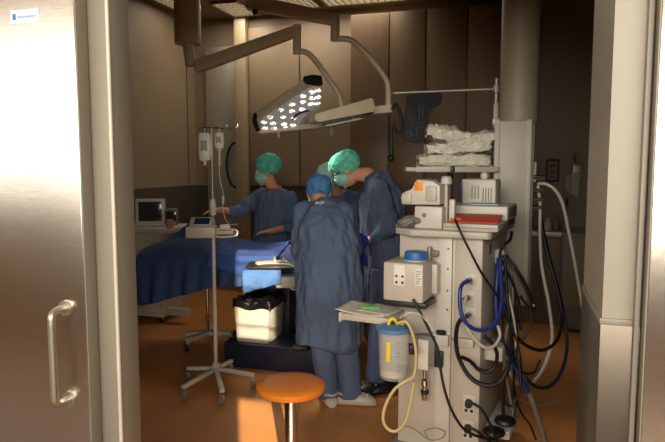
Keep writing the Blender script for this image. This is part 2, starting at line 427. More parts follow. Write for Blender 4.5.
# ================================================================ IV STAND
ib = at(216, 376, 4.38); ib.z = 0
iv = empty('iv_stand', 'cream five-legged drip stand in front of the blue draped table', 'drip stand', ib)
ivd = LK.dot(V((ib.x, ib.y, 0)))
tips = [(188, 370), (184, 389), (222, 393), (253, 377), (231, 363)]
MB().cyl((0, 0, .08), (0, 0, .14), .03, None, 20).build('hub', M_WHITE, iv)
for px, py in tips:
    p = onz(px, py, .085) - ib
    u = p.normalized(); u.z = 0
    MB().box((u.x * p.length * .5, u.y * p.length * .5, .1), (V((p.x, p.y, 0)).length + .02, .036, .026), math.atan2(p.y, p.x), .006).build('leg', M_WHITE, iv)
    caster(iv, V((p.x, p.y, 0)), .03, 'caster', M_GREYP)
ztop = at(214, 128, ivd).z
MB().cyl((0, 0, .1), (0, 0, 1.22), .0135, None, 18).build('lower_pole', M_WHITE, iv)
MB().cyl((0, 0, 1.2), (0, 0, ztop), .008, None, 14).build('upper_pole', M_SATIN, iv)
z0, z1 = at(213, 215, ivd).z, at(213, 199, ivd).z
MB().lathe([(0, z0), (.02, z0), (.024, z0 + .02), (.024, z1 - .02), (.018, z1), (0, z1)], seg=20).build('clamp_sleeve', M_WHITE, iv)
hk = MB()
for s in (-1, 1):
    hk.tube([(0, 0, ztop), RT * s * .05 + V((0, 0, ztop + .005)), RT * s * .1 + V((0, 0, ztop)), RT * s * .115 + V((0, 0, ztop + .025))], .004, 8)
hk.tube([RT * .02 + V((0, 0, ztop)), RT * .1 + V((0, 0, ztop - .004)), RT * .18 + V((0, 0, ztop + .006)), RT * .19 + V((0, 0, ztop + .03))], .004, 8)
hk.build('hook', M_CHROME, iv)
# pump on the pole
pz0, pz1 = at(200, 236, ivd).z, at(200, 226, ivd).z
pc = at(202, 230, ivd - .03); pc.z = pz0
pu = empty('syringe_pump', 'beige infusion pump with dark blue screen clamped on the drip stand', 'pump', pc, T)
MB().box((0, 0, .035), (.215, .13, .085), 0, .012).build('housing', M_IVORY, pu)
mm = Matrix.Translation((.0, -.0, .1)) @ Matrix.Rotation(math.radians(40), 4, 'X')
hd = MB().box((0, 0, 0), (.17, .09, .035), 0, .008, mm).build('display_head', M_IVORY, pu)
MB().box((.005, -.0, .019), (.11, .06, .004), 0, .001, mm).build('screen', M_SCRB, hd)
a = V((.1, 0, .0))
MB().tube([(.09, -.03, .055), (.16, -.035, .058), (.245, -.03, .052), (.262, -.03, .03), (.245, -.03, .008), (.16, -.03, .0), (.09, -.03, .005)], .008, 10, 6).build('handle_loop', M_WHITE, pu)
MB().box((.16, .015, .03), (.14, .06, .03), 0, .006).build('syringe_carriage', M_IVORY, pu)
# drip bags
def drip(name, px, py0, py1, w, label, round_=True):
    t = at(px, py0, ivd - .02); zb = at(px, py1, ivd - .02).z
    e = empty(name, label, 'drip bag', t, T, None)
    L = t.z - zb
    m = MB(); m.loft([((0, 0, -L), w * .25, .008), ((0, 0, -L * .96), w * .42, .018), ((0, 0, -L * .75), w * .5, .03), ((0, 0, -L * .35), w * .5, .026), ((0, 0, -L * .1), w * .45, .016), ((0, 0, -.012), w * .3, .006)], (1, 0, 0), 24)
    b = m.build('pouch', M_BAG, e)
    MB().box((0, -.027, -L * .5), (w * .5, .003, L * .36), 0, .001).build('label', mat('bag_print', (150, 144, 132), .6), b)
    MB().cyl((0, 0, -L - .03), (0, 0, -L + .008), .011, .014, 12).build('port', M_WHITE, e)
    MB().tube([(0, 0, -.02), (.002, 0, .005), (.004, 0, .02)], .004, 8).build('hanger', M_WHITE, e)
    return e, zb
drip('drip_bag', 204.5, 131, 161, .094, 'larger clear drip bag hanging at the outer end of the drip stand hook')
e2, zb2 = drip('drip_bag', 219, 131, 149, .07, 'smaller clear drip bag with a drip chamber and thin line below it')
ch = MB(); ch.cyl((0, 0, zb2 - e2.location.z - .12), (0, 0, zb2 - e2.location.z - .03), .011, None, 14); ch.build('drip_chamber', M_CLEAR, e2)
p0 = at(219, 166, ivd - .02)
ln = [p0, at(220, 180, ivd - .03), at(223, 192, ivd - .04), at(222.5, 200, ivd - .06), at(224, 215, ivd - .1), at(229, 224, ivd - .05), at(238, 224, ivd)]
tag(origin(MB().tube(ln, .0028, 8).build('drip_line', M_WHITE), p0), 'thin clear line running down from the smaller drip bag', 'tube')
q = at(223, 200, ivd - .06)
tag(origin(MB().cyl(q + V((0, 0, -.03)), q + V((0, 0, .03)), .009, .011, 12).build('line_clamp', M_WHITE), q), 'small white roller clamp on the thin drip line', 'clamp')
# ================================================================ OPERATING TABLE
BX0, BX1, BY0, BY1 = -3.12, -1.28, 4.42, 4.98
ot = empty('operating_table', 'operating table on a dark navy base, hidden by blue drapes', 'operating table', ((BX0 + BX1) / 2, 4.74, 0))
MB().bx((-.16, -.05, 0), (.62, .24, .17), .02).build('base', M_NAVY, ot)
MB().bx((.1, -.04, .17), (.38, .2, .76), .02).build('column', M_NAVY, ot)
MB().bx((-.93, -.26, .76), (.93, .26, .85), .02).build('table_top', M_DARK, ot)
def fold(f, amp, zs=.3):
    return lambda p: amp * noise.noise(V((p.x * f, p.y * f, p.z * f * zs))) + amp * .5 * noise.noise(V((p.x * f * 2.3, p.y * f * 2.3, p.z * f * zs * 2)))
# body-shaped drape: profile across the table, swept along it
def drape_fn(u, v):
    x = BX0 + (BX1 - BX0) * u
    hump = .09 * math.exp(-((u - .2) / .22) ** 2) + .15 * math.exp(-((u - .88) / .14) ** 2) + .03
    hemf = .42 + .22 * min(1, max(0, (u - .05) / .4))
    zt = .88 - .05 * math.exp(-(u / .12) ** 2)
    # v: 0 front hem -> .3 front edge -> .7 back edge -> 1 back hem
    if v < .32:
        k = v / .32; z = hemf + (zt - hemf) * k
        y = BY0 - .03 - .035 * (1 - k) - (.028 * math.sin(x * 19) + .02 * math.sin(x * 41 + 1)) * (1 - k) + .02 * k
        if k > .9: y += .02 * (k - .9) / .1
    elif v > .68:
        k = (1 - v) / .32; z = .55 + (zt - .55) * k
        y = BY1 + .03 + .03 * (1 - k) + .025 * math.sin(x * 17) * (1 - k)
    else:
        k = (v - .32) / .36; y = BY0 + .01 + (BY1 - BY0 - .02) * k
        z = zt + hump * math.sin(PI * k) ** .7 + .13 * math.exp(-((u - .2) / .1) ** 2) * min(1, max(0, (k - .35) / .3)) * min(1, (1 - k) / .15) + .012 * noise.noise(V((x * 7, y * 9, 0)))
    if u < .03:
        z -= .0
    return V((x, y, z))
g = MB().grid(90, 60, drape_fn)
# closing flap at the far end
def end_fn(u, v):
    p = drape_fn(0, .32 + .36 * u); zt = p.z; return V((BX0 - .02 * v - .03 * v * math.sin(p.y * 22), p.y, zt - (zt - .5) * v))
g.grid(30, 16, end_fn)
bmesh.ops.remove_doubles(g.b, verts=g.b.verts, dist=.002)
g.thick = .006
dr = g.build('surgical_drape', M_DRAPE); origin(dr, (-2.1, 4.74, .9))
tag(dr, 'large blue surgical drape covering the patient and the operating table', 'drape')
# a smaller bright sheet over the far part of the table
def sheet_fn(u, v):
    x = -2.42 + .62 * u; y = BY0 - .035 + .5 * v
    b = drape_fn((x - BX0) / (BX1 - BX0), .32 + .36 * min(1, max(.0, (y - BY0) / (BY1 - BY0))))
    return V((x, y, b.z + .014 + .012 * noise.noise(V((x * 9, y * 9, 3))) + (.02 if v > .5 else 0)))
def sheet_front(u, v):
    p = sheet_fn(u, 0); return V((p.x, p.y - .03 * v - .012 * v * math.sin(p.x * 30), p.z - (.1 + .12 * u) * v))
g = MB().grid(26, 16, sheet_fn); g.grid(26, 10, sheet_front); bmesh.ops.remove_doubles(g.b, verts=g.b.verts, dist=.002); g.thick = .004
s_ = g.build('blue_sheet', mat('sheet_blue', (58, 86, 150), .8, 0, .1, 5, .3, 25)); origin(s_, (-2.1, 4.42, .9)); tag(s_, 'brighter blue sheet folded over the table edge behind the drip stand', 'sheet')
wb = MB().box((0, 0, .021), (.075, .045, .042), T + .2, .006).build('gauze_box', M_PAPER); wb.location = pc + RT * .165 + LK * .015 + V((0, 0, .0455)); tag(wb, 'small white box standing on the pump carriage', 'box')
# ================================================================ STEP + BIN
sx1 = -1.42
sp = MB().bx((-2.22, 4.26, 0), (sx1, 4.66, .2), .012).build('step_platform', M_NAVY); origin(sp, (-1.85, 4.46, 0)); tag(sp, 'low dark navy step platform carrying the white bin', 'step')
bn = empty('waste_bin', 'white square waste bin lined with a black bag, sunlit', 'bin', (-1.99, 4.46, .2))
b = MB(); b.prism([(-.135, -.15), (.135, -.15), (.135, .15), (-.135, .15)], 0, .30, None, .006)
for v in b.b.verts:
    k = 1 + .12 * v.co.z / .3; v.co.x *= k; v.co.y *= k
b.build('tub', M_WHITE, bn)
b = MB()
b.grid(40, 8, lambda u, v: V(((.162 + .006 * math.sin(u * 60)) * max(-1, min(1, 1.5 * math.cos(2 * PI * u))), (.176 + .006 * math.sin(u * 47)) * max(-1, min(1, 1.5 * math.sin(2 * PI * u))), .28 + .012 * math.sin(u * 40) + v * .06 + .014 * math.sin(u * 23) * v)), .004)
b.grid(20, 20, lambda u, v: V(((u - .5) * .3, (v - .5) * .33, .34 + .06 * noise.noise(V((u * 5, v * 5, 2))))), .004)
b.build('bin_bag', M_BINBAG, bn)
# ================================================================ INSTRUMENT STAND (mayo)
tc = at(272, 264, 4.42); tz = tc.z
mt = empty('instrument_stand', 'instrument stand with a black tray over the white bin', 'instrument stand', (tc.x, tc.y, 0), T)
MB().box((0, 0, tz - .008), (.36, .26, .016), 0, .006).build('tray', M_DARK, mt)
MB().box((.11, -.04, tz - .12), (.17, .12, .09), math.radians(12), .02).build('control_arm', M_IVORY, mt)
MB().tube([(.17, -.08, tz - .1), (.2, -.11, tz - .13), (.17, -.11, tz - .17), (.13, -.09, tz - .15)], .006, 8).build('arm_cable', M_WHITE, mt)
MB().tube([(.16, .02, tz - .1), (.2, .06, tz - .2), (.2, .1, tz - .45), (.2, .1, .24)], .02, 14).build('post', M_SATIN, mt)
fb = MB(); zf = .02
fb.box((.2, .1, .222), (.12, .12, .035), 0, .01)
fb.build('foot', M_DARK, mt)
def towel(u, v):
    return V((-.2 + .33 * u, -.142 + .2 * v, tz + .004 if v > .1 else tz + .004))
tw_ = MB()
tw_.grid(24, 14, lambda u, v: V((-.2 + .28 * u, -.14 - .02 * math.sin(v * PI) - .012 * math.sin(u * 14) * v, tz - .02 - (.17 - .07 * u) * v)), .004)
t_ = tw_.build('draped_towel', M_DRAPEL); t_.location = mt.location; t_.rotation_euler = (0, 0, T); tag(t_, 'pale blue towel hanging from the black instrument tray', 'towel')
tl = [('suction_tube', [(-.12, -.03, .012), (-.03, .0, .016), (.06, .02, .014), (.13, -.02, .013)], .01, M_INSTR, 'coiled tan tubing lying across the black tray'),
      ('hand_instrument', [(-.06, .05, .01), (.02, .04, .012), (.11, .06, .01)], .007, M_SATIN, 'thin metal hand instrument behind the tan tubing'),
      ('connector_hose', [(-.1, -.075, .01), (0, -.06, .014), (.12, -.08, .01), (.17, -.1, .0)], .006, M_WHITE, 'white hose along the front edge of the black tray')]
for n_, P, r_, m_, l_ in tl:
    o = MB().tube(P, r_, 10).build(n_, m_); o.location = (tc.x, tc.y, tz); o.rotation_euler = (0, 0, T); tag(o, l_, 'instrument')
for k, (x, y, l_) in enumerate([(.02, .0, 'white upright connector tip in the middle of the tan tubing'), (.085, .01, 'white upright connector tip at the end of the tan tubing')]):
    o = MB().lathe([(0, 0), (.014, 0), (.014, .02), (.007, .026), (.007, .045), (0, .046)], seg=14).build('connector', M_WHITE); o.location = V((tc.x, tc.y, tz + .012)) + RT * x + LK * y; tag(o, l_, 'connector')
# stand base behind (two beige legs and chrome pole)
bs = onz(208, 333, .1); bs.z = 0
sb_ = empty('side_stand', 'beige footed stand with a chrome post under the drape', 'stand', bs, T)
MB().cyl((0, 0, .08), (0, 0, .78), .014, None, 14).build('post', M_CHROME, sb_)
MB().cyl((0, 0, .24), (0, 0, .25), .03, None, 14).build('collar', M_RED, sb_)
for (x, y) in ((-.2, -.03), (.22, -.01), (-.14, -.24), (.0, .24)):
    L = math.hypot(x, y); MB().box((x / 2, y / 2, .1), (L, .05, .04), math.atan2(y, x), .008).build('leg', M_IVORY, sb_); caster(sb_, (x * .95, y * .95, 0), .035)
# ================================================================ ANAESTHETIC CART, LEFT
ac = empty('anaesthetic_cart', 'ivory anaesthetic cart standing behind the head of the drape', 'cart', (-3.72, 5.45, 0))
MB().bx((-.24, -.2, .06), (.3, .3, .93), .015).build('body', M_IVORY, ac)
MB().bx((-.26, -.25, .93), (.42, .32, .985), .01).build('worktop', M_IVORY, ac)
MB().bx((.3, -.16, .08), (.56, -.08, .16), .01).build('base_arm', M_IVORY, ac)
for k in range(3): MB().bx((-.2, -.212, .12 + .24 * k), (.26, -.2, .34 + .24 * k), .006).build('drawer', M_WHITE, ac)
for x, y in ((-.2, -.16), (.26, -.16), (-.2, .26), (.26, .26)): caster(ac, (x, y, 0), .03)
mz = .985
d_ = math.hypot(*(-3.72 + .1, 5.4)); 
mo = empty('patient_monitor', 'white framed monitor with dark screen standing on the ivory cart', 'monitor', (-3.63, 5.4, mz), math.radians(24))
MB().box((0, 0, .15), (.3, .06, .27), 0, .012).build('housing', M_WHITE, mo)
MB().box((.0, -.032, .155), (.235, .004, .2), 0, .001).build('screen', M_GLASS, mo)
MB().box((0, .02, .01), (.16, .12, .02), 0, .006).build('foot', M_WHITE, mo)
m2 = empty('display_unit', 'small dark display unit beside the white framed monitor', 'display', (-3.42, 5.46, mz), math.radians(24))
MB().box((0, 0, .1), (.13, .08, .17), 0, .01).build('housing', M_GREYP, m2)
MB().box((0, -.042, .11), (.1, .004, .1), 0, .001).build('screen', M_GLASS, m2)
for x in (-.04, 0, .04): MB().cyl((x, -.045, .035), (x, -.038, .035), .012, None, 12).build('knob', M_WHITE, m2)
o = MB().lathe([(0, 0), (.032, 0), (.038, .09), (.036, .09), (.03, .006), (0, .006)], seg=20).build('cup', mat('pink_cup', (190, 140, 130), .5)); o.location = (-3.33, 5.28, mz); tag(o, 'small pinkish cup on the ivory cart worktop', 'cup')
# cable loop on the wall
pl = ony(236, 165, YB - .08)
P = [pl + V((.13 * math.cos(a), 0, .28 * math.sin(a))) for a in [2 * PI * k / 14 + 1.2 for k in range(14)]]
o = MB().tube(P, .016, 8).build('cable_loop', M_BLACK); origin(o, pl); tag(o, 'black cable loop hanging on the wall beside the pillar', 'cable')
# ================================================================ SURGICAL LAMPS
LD = 5.0
def lamp_pts(l, d=LD): return [at(x, y, d + (z if True else 0)) for x, y, z in l]
# lower/closer lamp: wedge shaped head with lit cells
lp0 = at(192, 0, 5.1); lp0.z = CEIL
la = empty('surgical_lamp', 'surgical lamp with a wedge of lit cells on the lower ceiling arm', 'surgical lamp', lp0)
lb = empty('ceiling_mount', 'white ceiling mount column carrying the upper lamp arm', 'ceiling mount', at(245, -20, 4.6))
def W(mb, name, m, par, smooth=True): return mb.build(name, m, par, smooth, par.location)
# mount column
c0 = at(188, 44, 5.1); jt = at(191, 66, 5.1)
W(MB().cyl(V((c0.x, c0.y, CEIL)), c0, .108, None, 28), 'mount_column', M_LAMP, la)
W(MB().cyl(c0, jt, .045, None, 24), 'joint', M_LAMP, la)
a1 = at(196, 67, 5.08); a2 = at(297, 31, 4.75)
def beam(a, b, h, w, h2=None):
    a, b = V(a), V(b); h2 = h2 or h; d = (b - a).normalized(); s = d.cross(V((0, 0, 1))).normalized(); u = s.cross(d)
    m = MB(); r = []
    for p, hh in ((a, h), (b, h2)):
        r.append([m.b.verts.new(p + s * i * w / 2 + u * j * hh / 2) for i, j in ((-1, -1), (1, -1), (1, 1), (-1, 1))])
    m._skin(r); bmesh.ops.bevel(m.b, geom=m.b.edges[:], offset=.01, segments=2, affect='EDGES'); return m
W(beam(a1, a2, .1, .09, .075), 'spring_arm', M_LAMP, la)
W(MB().cyl(at(297, 25, 4.75), at(297, 54, 4.75), .032, None, 20), 'knuckle', M_LAMP, la)
W(MB().tube([at(297, 52, 4.75), at(305, 52, 4.76), at(313, 58, 4.78), at(328, 78, 4.82), at(339, 95, 4.85), at(342, 108, 4.86)], .022, 16), 'bow', M_LAMP, la)
# head: plate in a tilted plane, built from its corner points
Hn = (at(258, 128, 4.72), at(322, 84, 4.98), at(318, 106, 4.62))
def plane_uv(A, B, C):
    u = (B - A).normalized(); n = u.cross(C - A).normalized(); v = n.cross(u); return u, v, n
A_ = at(256, 131, 5.2); B_ = at(323, 83, 4.6); C_ = at(312, 127, 5.2)
hu, hv, hn = plane_uv(A_, B_, C_)
if hn.dot(EYE - A_) < 0: hn = -hn
def pp(px, py):                      # point on the lamp plane seen at a pixel
    r = ray(px, py); return EYE + r * ((A_ - EYE).dot(hn) / r.dot(hn))
def plate(pix, t0, t1, bev=.0):
    m = MB(); P = [pp(*q) for q in pix]
    r = [[m.b.verts.new(p + hn * t0) for p in P], [m.b.verts.new(p + hn * t1) for p in P]]
    m._skin(r)
    if bev: bmesh.ops.bevel(m.b, geom=m.b.edges[:], offset=bev, segments=2, affect='EDGES')
    return m
outer = [(252, 122), (256, 131), (262, 133), (300, 129), (309, 116), (318, 111), (322, 108), (322, 84), (314, 81), (305, 83), (257, 116)]
head = W(plate(outer, -.05, -.004, .012), 'lamp_head', M_LAMP, la)
lens = W(plate([(261, 129), (296, 127), (304, 117), (311, 110), (320, 106), (320, 87), (309, 88), (263, 118)], -.006, .002), 'lens_field', M_LEDP, la)
led = [(264, 122), (265, 128), (270, 117), (273, 123), (274, 128), (281, 110), (283, 117), (284, 124), (286, 128), (292, 104), (292, 111), (294, 118), (293, 125), (303, 96), (303, 102), (302, 109), (312, 92), (312, 98), (311, 104), (318, 90), (318, 97), (317, 103)]
for x, y in led:
    c = pp(x, y); m3 = hn.to_track_quat('Z', 'Y').to_matrix()
    W(MB().sph(c + hn * .003, (.026, .026, .006), m3, 16, 8), 'led_cell', M_LED, la)
W(plate([(252, 121), (256, 131), (260, 131), (257, 121), (257, 116), (254, 116)], -.035, .008, .006), 'end_cap', M_BLACK, la)
W(plate([(303, 79), (305, 84), (318, 86), (323, 85), (322, 78), (312, 77)], -.025, .004, .006), 'end_cap', M_BLACK, la)
W(MB().tube([pp(292, 119), pp(299, 113), pp(309, 110)], .012, 10), 'grip_rim', M_DARK, la)
# second wing of the head seen edge-on, with handles
W(beam(at(260, 132.5, 5.28), at(326, 125, 5.2), .03, .16, .05), 'side_wing', M_LAMP, la)
W(beam(at(323, 126, 5.2), at(366, 112, 4.95), .05, .16, .06), 'side_wing', M_LAMP, la)
W(MB().cap(at(331, 124, 5.15), at(332, 134, 5.15), .014), 'handle', M_WHITE, la)
W(MB().cap(at(278, 131, 5.22), at(279, 137, 5.22), .012), 'handle', M_WHITE, la)
# upper lamp: arm, joint, bow and edge-on head
ld_ = lb.location.copy(); cz = V((lb.location.x, lb.location.y, CEIL)); lb.location = cz
b1 = at(247, 2, 4.6); b2 = at(337, 20, 4.55)
W(MB().cyl(cz, V((cz.x, cz.y, b1.z)), .07, None, 28), 'mount_column', M_LAMP, lb)
lc = empty('surgical_lamp', 'surgical lamp head seen edge-on at the end of the bowed upper arm', 'surgical lamp', cz)
W(beam(b1, b2, .1, .09, .085), 'spring_arm', M_LAMP, lb)
o_ = W(MB().cyl(at(335, 14, 4.55), at(335, 41, 4.55), .034, None, 20), 'knuckle', M_LAMP, lb)
W(MB().sph(at(255, 12, 4.52), .022), 'pivot_cap', M_DARK, lb)
W(MB().tube([at(336, 39, 4.55), at(346, 39, 4.55), at(355, 43, 4.55), at(372, 60, 4.56), at(384, 76, 4.57), at(388, 86, 4.57), at(388.5, 108, 4.57)], .022, 16), 'bow', M_LAMP, lc)
W(beam(at(371, 110.5, 4.57), at(393, 108.5, 4.57), .055, .08), 'yoke', M_LAMP, lc)
W(MB().cyl(at(366, 110, 4.58), at(373, 110, 4.57), .03, None, 18), 'pivot', M_DARK, lc)
W(beam(at(312, 120, 4.5), at(369, 106.5, 4.58), .06, .34, .1), 'lamp_head', M_LAMP, lc)
W(beam(at(322, 124.5, 4.42), at(352, 118.5, 4.46), .02, .1, .02), 'grip_bar', M_DARK, lc)
W(beam(at(325, 126.2, 4.41), at(360, 118.8, 4.45), .012, .06, .012), 'rail', M_WHITE, lc)
# black cable hanging at the yoke
q = at(392, 110, 4.5)
o = MB().tube([q, at(395, 104, 4.5), at(399, 110, 4.5), at(402, 122, 4.5), at(401, 132, 4.5), at(395, 130, 4.5), at(392, 122, 4.5), at(391, 140, 4.5), at(392, 156, 4.5)], .012, 10)
o.sph(at(391, 158, 4.5), .028); o = o.build('hanging_cable', M_BLACK); origin(o, q); tag(o, 'black looped cable hanging from the upper lamp yoke', 'cable')
# ================================================================ CEILING BOOM
BD = 3.95
bo = at(518.5, 122, BD); bz1 = bo.z; bo.z = CEIL
bm_ = empty('ceiling_boom', 'grey ceiling boom with round column and aluminium service head', 'boom', bo)
bm_.rotation_euler = (0, 0, 0)
MB().cyl((0, 0, 0), (0, 0, bz1 - CEIL - .02), .122, None, 40).build('column', M_GREYB, bm_)
BF = Frame((bo.x, bo.y, 0), math.radians(2))
hx0 = BF.hy(495, 200, -.14).x; hx1 = BF.hy(528, 200, -.14).x
def LB(mb, n, m): 
    o = mb.build(n, m, bm_); o.rotation_euler = (0, 0, BF.rz); o.location = (0, 0, -CEIL); return o
LB(MB().bx((hx0, -.14, .72), (hx1, .14, bz1), .01), 'service_head', M_ALU)
LB(MB().bx((hx0 - .012, -.15, .72), (hx0 + .02, -.12, bz1 + .006), .004), 'edge_profile', M_ALU)
LB(MB().bx((hx1 - .02, -.15, .72), (hx1 + .012, -.12, bz1 + .006), .004), 'edge_profile', M_ALU)
LB(MB().bx((hx1 + .012, -.12, .72), (hx1 + .03, .12, bz1 - .02), .004), 'side_panel', M_GREYP)
LB(MB().bx((hx1 + .03, -.06, BF.hx(535, 178, hx1 + .03).z - .03), (hx1 + .05, .0, BF.hx(535, 162, hx1 + .03).z), .004), 'switch_box', M_WHITE)
for y in (178, 193, 203, 212):
    z = BF.hx(536, y, hx1 + .03).z
    o = LB(MB().cyl((hx1 + .025, -.06, z), (hx1 + .1, -.06, z), .016, .012, 16), 'gas_outlet', M_CHROME)
# pole rail and shelf on the boom
rp = at(496, 100, 3.98)
rl = empty('rail_pole', 'thin upright chrome pole beside the boom with a long cross rail', 'pole', (rp.x, rp.y, at(496, 215, 3.98).z))
zb_ = rl.location.z
W(MB().cyl(V((rp.x, rp.y, at(496, 78, 3.98).z)), V((rp.x, rp.y, zb_)), .011, None, 14), 'pole', M_SATIN, rl)
W(MB().cyl(at(393, 93, 4.1), at(494, 89, 3.98), .009, None, 14), 'cross_rail', M_SATIN, rl)
W(MB().box(rp + V((0, 0, .07)), (.03, .05, .05), T, .006), 'clamp', M_SATIN, rl)
o = W(MB().box(rp + V((.0, 0, -.1)), (.03, .03, .16), T, .006), 'pole_sleeve', M_IVORY, rl)
W(MB().bx(rp + V((-.02, -.02, -.16)), rp + V((.1, .02, -.12)), .004), 'bracket', M_SATIN, rl)
# hanging black garment
ga = at(402, 95, 4.06)
gl = [(406, 94), (441, 92), (442, 100), (440, 105), (433, 109), (430, 107), (427, 125), (424, 142), (418, 144), (403, 140), (404, 120), (406, 105)]
g_ = MB(); P = [at(x, y, 4.07) for x, y in gl]
r = [[g_.b.verts.new(p + LK * k) for p in P] for k in (-.018, .022)]
g_._skin(r); bmesh.ops.bevel(g_.b, geom=g_.b.edges[:], offset=.008, segments=2, affect='EDGES')
gm = empty('hanging_garment', 'black apron with grey line prints hanging from the cross rail', 'apron', at(418, 93, 4.07))
W(g_, 'cloth', M_APRON, gm)
pr = MB()
for x, y0, y1 in ((411, 108, 114), (412, 122, 128), (420, 104, 121), (423, 106, 118), (417, 126, 138), (411, 131, 137)):
    a, b = at(x, y0, 4.047), at(x - .4, y1, 4.047); pr.cyl(a, b, .003, None, 6)
for x, y in ((409, 134), (414, 137), (412, 118), (421, 125)):
    c = at(x, y, 4.047); pr.tube([c + RT * .018 * math.cos(k) + V((0, 0, .018 * math.sin(k))) for k in [i * .785 for i in range(9)]], .002, 6)
W(pr, 'print', M_APRP, gm)
# shelf with plastic bundles
SD = 3.95
sf = [at(404, 167, 3.85), at(493, 165.5, 3.75)]
zs = at(450, 166.5, 3.8).z
shc = at(449, 166, 3.98); sh = empty('boom_shelf', 'beige shelf at eye height stacked with clear plastic bundles', 'shelf', (shc.x, shc.y, zs), T - math.radians(4))
MB().box((0, 0, -.018), (.585, .34, .03), 0, .008).build('board', M_IVORY, sh)
MB().box((.02, -.17, -.018), (.5, .012, .036), 0, .003).build('edge_rail', M_IVORY, sh)
MB().box((.0, -.178, -.02), (.03, .012, .05), 0, .003).build('rail_clamp', M_DARK, sh)
MB().box((.02, .1, -.2), (.04, .06, .34), 0, .006).build('support', M_DARK, sh)
MB().box((.31, .08, -.01), (.08, .05, .05), 0, .006).build('arm', M_SATIN, sh)
labels = ['crumpled clear plastic bundle lying lowest on the eye-height shelf', 'clear plastic bundle in the middle of the stack on the shelf', 'tilted clear plastic bundle near the upright pole', 'topmost crumpled plastic bundle on the eye-height shelf', 'flat plastic sleeve sticking out at the front of the shelf stack']
specs = [((.02, 0, .035), (.22, .13, .06), 0), ((.05, .02, .12), (.2, .12, .055), -.05), ((.17, .0, .17), (.12, .1, .05), -.22), ((-.02, .01, .205), (.13, .1, .06), .18), ((-.02, -.08, .012), (.17, .07, .012), .02)]
for (c, d, tilt), l_ in zip(specs, labels):
    m = MB(); m.sph((0, 0, 0), (1, 1, 1), None, 40, 24)
    for v in m.b.verts:
        q = v.co.copy(); k = max(abs(q.x), abs(q.y) , .45); q = V((q.x / max(abs(q.x), abs(q.y), .6), q.y / max(abs(q.x), abs(q.y), .6), q.z))
        n_ = noise.noise(q * 2.2 + V((c[0] * 50, 0, 0))) * .4 + abs(noise.noise(q * 5 + V((c[2] * 90, 0, 0)))) * .6 + abs(noise.noise(q * 11)) * .3
        v.co = V((q.x * d[0] * (1 + n_ * .15), q.y * d[1] * (1 + n_ * .15), q.z * d[2] * (.6 + n_)))
    o = m.build('plastic_bundle', M_PLBAG); o.location = V(sh.location) + Matrix.Rotation(sh.rotation_euler.z, 3, 'Z') @ V(c); o.rotation_euler = (0, tilt, sh.rotation_euler.z); tag(o, l_, 'bundle', 'plastic bundles on the shelf')
# ================================================================ EQUIPMENT TOWER
TR = T - math.radians(26)
to = RT * .547 + LK * 3.046
TF = Frame(to, TR)
tw = empty('equipment_tower', 'tall ivory equipment tower on casters beside the ceiling boom', 'medical cart', to, TR)
def X(px, py, y): return TF.hy(px, py, y).x
def Z(px, py, y): return TF.hy(px, py, y).z
def pb(px0, py0, px1, py1, y, dep, bev=.006):
    a = TF.hy(px0, py0, y); b = TF.hy(px1, py1, y); c = TF.hy(px1, py0, y); e = TF.hy(px0, py1, y)
    return (min(a.x, b.x), y, (e.z + b.z) / 2), (max(a.x, b.x), y + dep, (a.z + c.z) / 2), bev
ZW = Z(450, 231, -.06)                                    # top of the worktop
ZU = Z(450, 238, -.06)
xl, xr = -.222, .222
MB().bx((xl, .02, .1), (xr - .14, .66, ZU), .006).build('body', M_IVORY, tw)
fp = MB().bx((xr - .14, 0, .1), (xr, .66, ZU), .01).build('front_panel', M_IVORY, tw)
cx0, cx1 = X(437, 300, .015), X(452, 300, .015)
MB().bx((cx0, .0, .12), (cx1, .02, ZU), .003).build('rail_channel', M_WHITE, tw)
dm = MB()
for py in (249, 269, 291, 310): dm.cyl((cx1 - .02, -.003, Z(450, py, 0)), (cx1 - .02, .002, Z(450, py, 0)), .005, None, 12)
dm.build('rail_holes', M_DARK, tw)
# worktop: main slab with rounded front plus left wing
poly = [(-.13, -.075), (.255, -.06), (.27, -.04), (.27, .62), (-.24, .62), (-.24, .0), (-.15, -.06)]
wt = MB().prism(poly, ZU, ZW, None, .008).build('worktop', M_IVORY, tw)
MB().bx((-.27, .1, ZU + .005), (-.2, .5, ZW + .02), .008).build('side_wing', M_IVORY, tw)
# base and casters
MB().bx((-.26, -.04, .06), (.25, .7, .12), .02).build('base', M_GREYP, tw)
for x, y in ((-.22, .02), (.2, .02), (-.22, .62), (.2, .62)): caster(tw, (x, y, 0), .03)
bx_ = MB().bx((.225, .1, .2), (.36, .5, .25), .01).build('rear_shelf', M_WHITE, tw)
# side vent and rear bracket
MB().bx((xr, .12, ZU - .1), (xr + .004, .2, ZU - .05), .001).build('side_vent', M_GREYP, tw)
MB().bx((xr, .3, Z(507, 265, .3)), (xr + .05, .4, Z(507, 250, .3)), .01).build('cable_bracket', M_WHITE, tw)
MB().bx((xr - .01, .1, Z(507, 363, .1)), (xr + .09, .3, Z(507, 349, .1)), .006).build('side_bracket', M_WHITE, tw)
MB().bx((xr - .12, -.03, Z(455, 345, 0)), (xr - .03, .0, Z(455, 336, 0)), .008).build('front_handle', M_IVORY, tw)
MB().bx((xl + .0, .012, Z(430, 338, 0)), (xr - .135, .022, Z(430, 336.5, 0)), .002).build('seam', M_GREYP, tw)
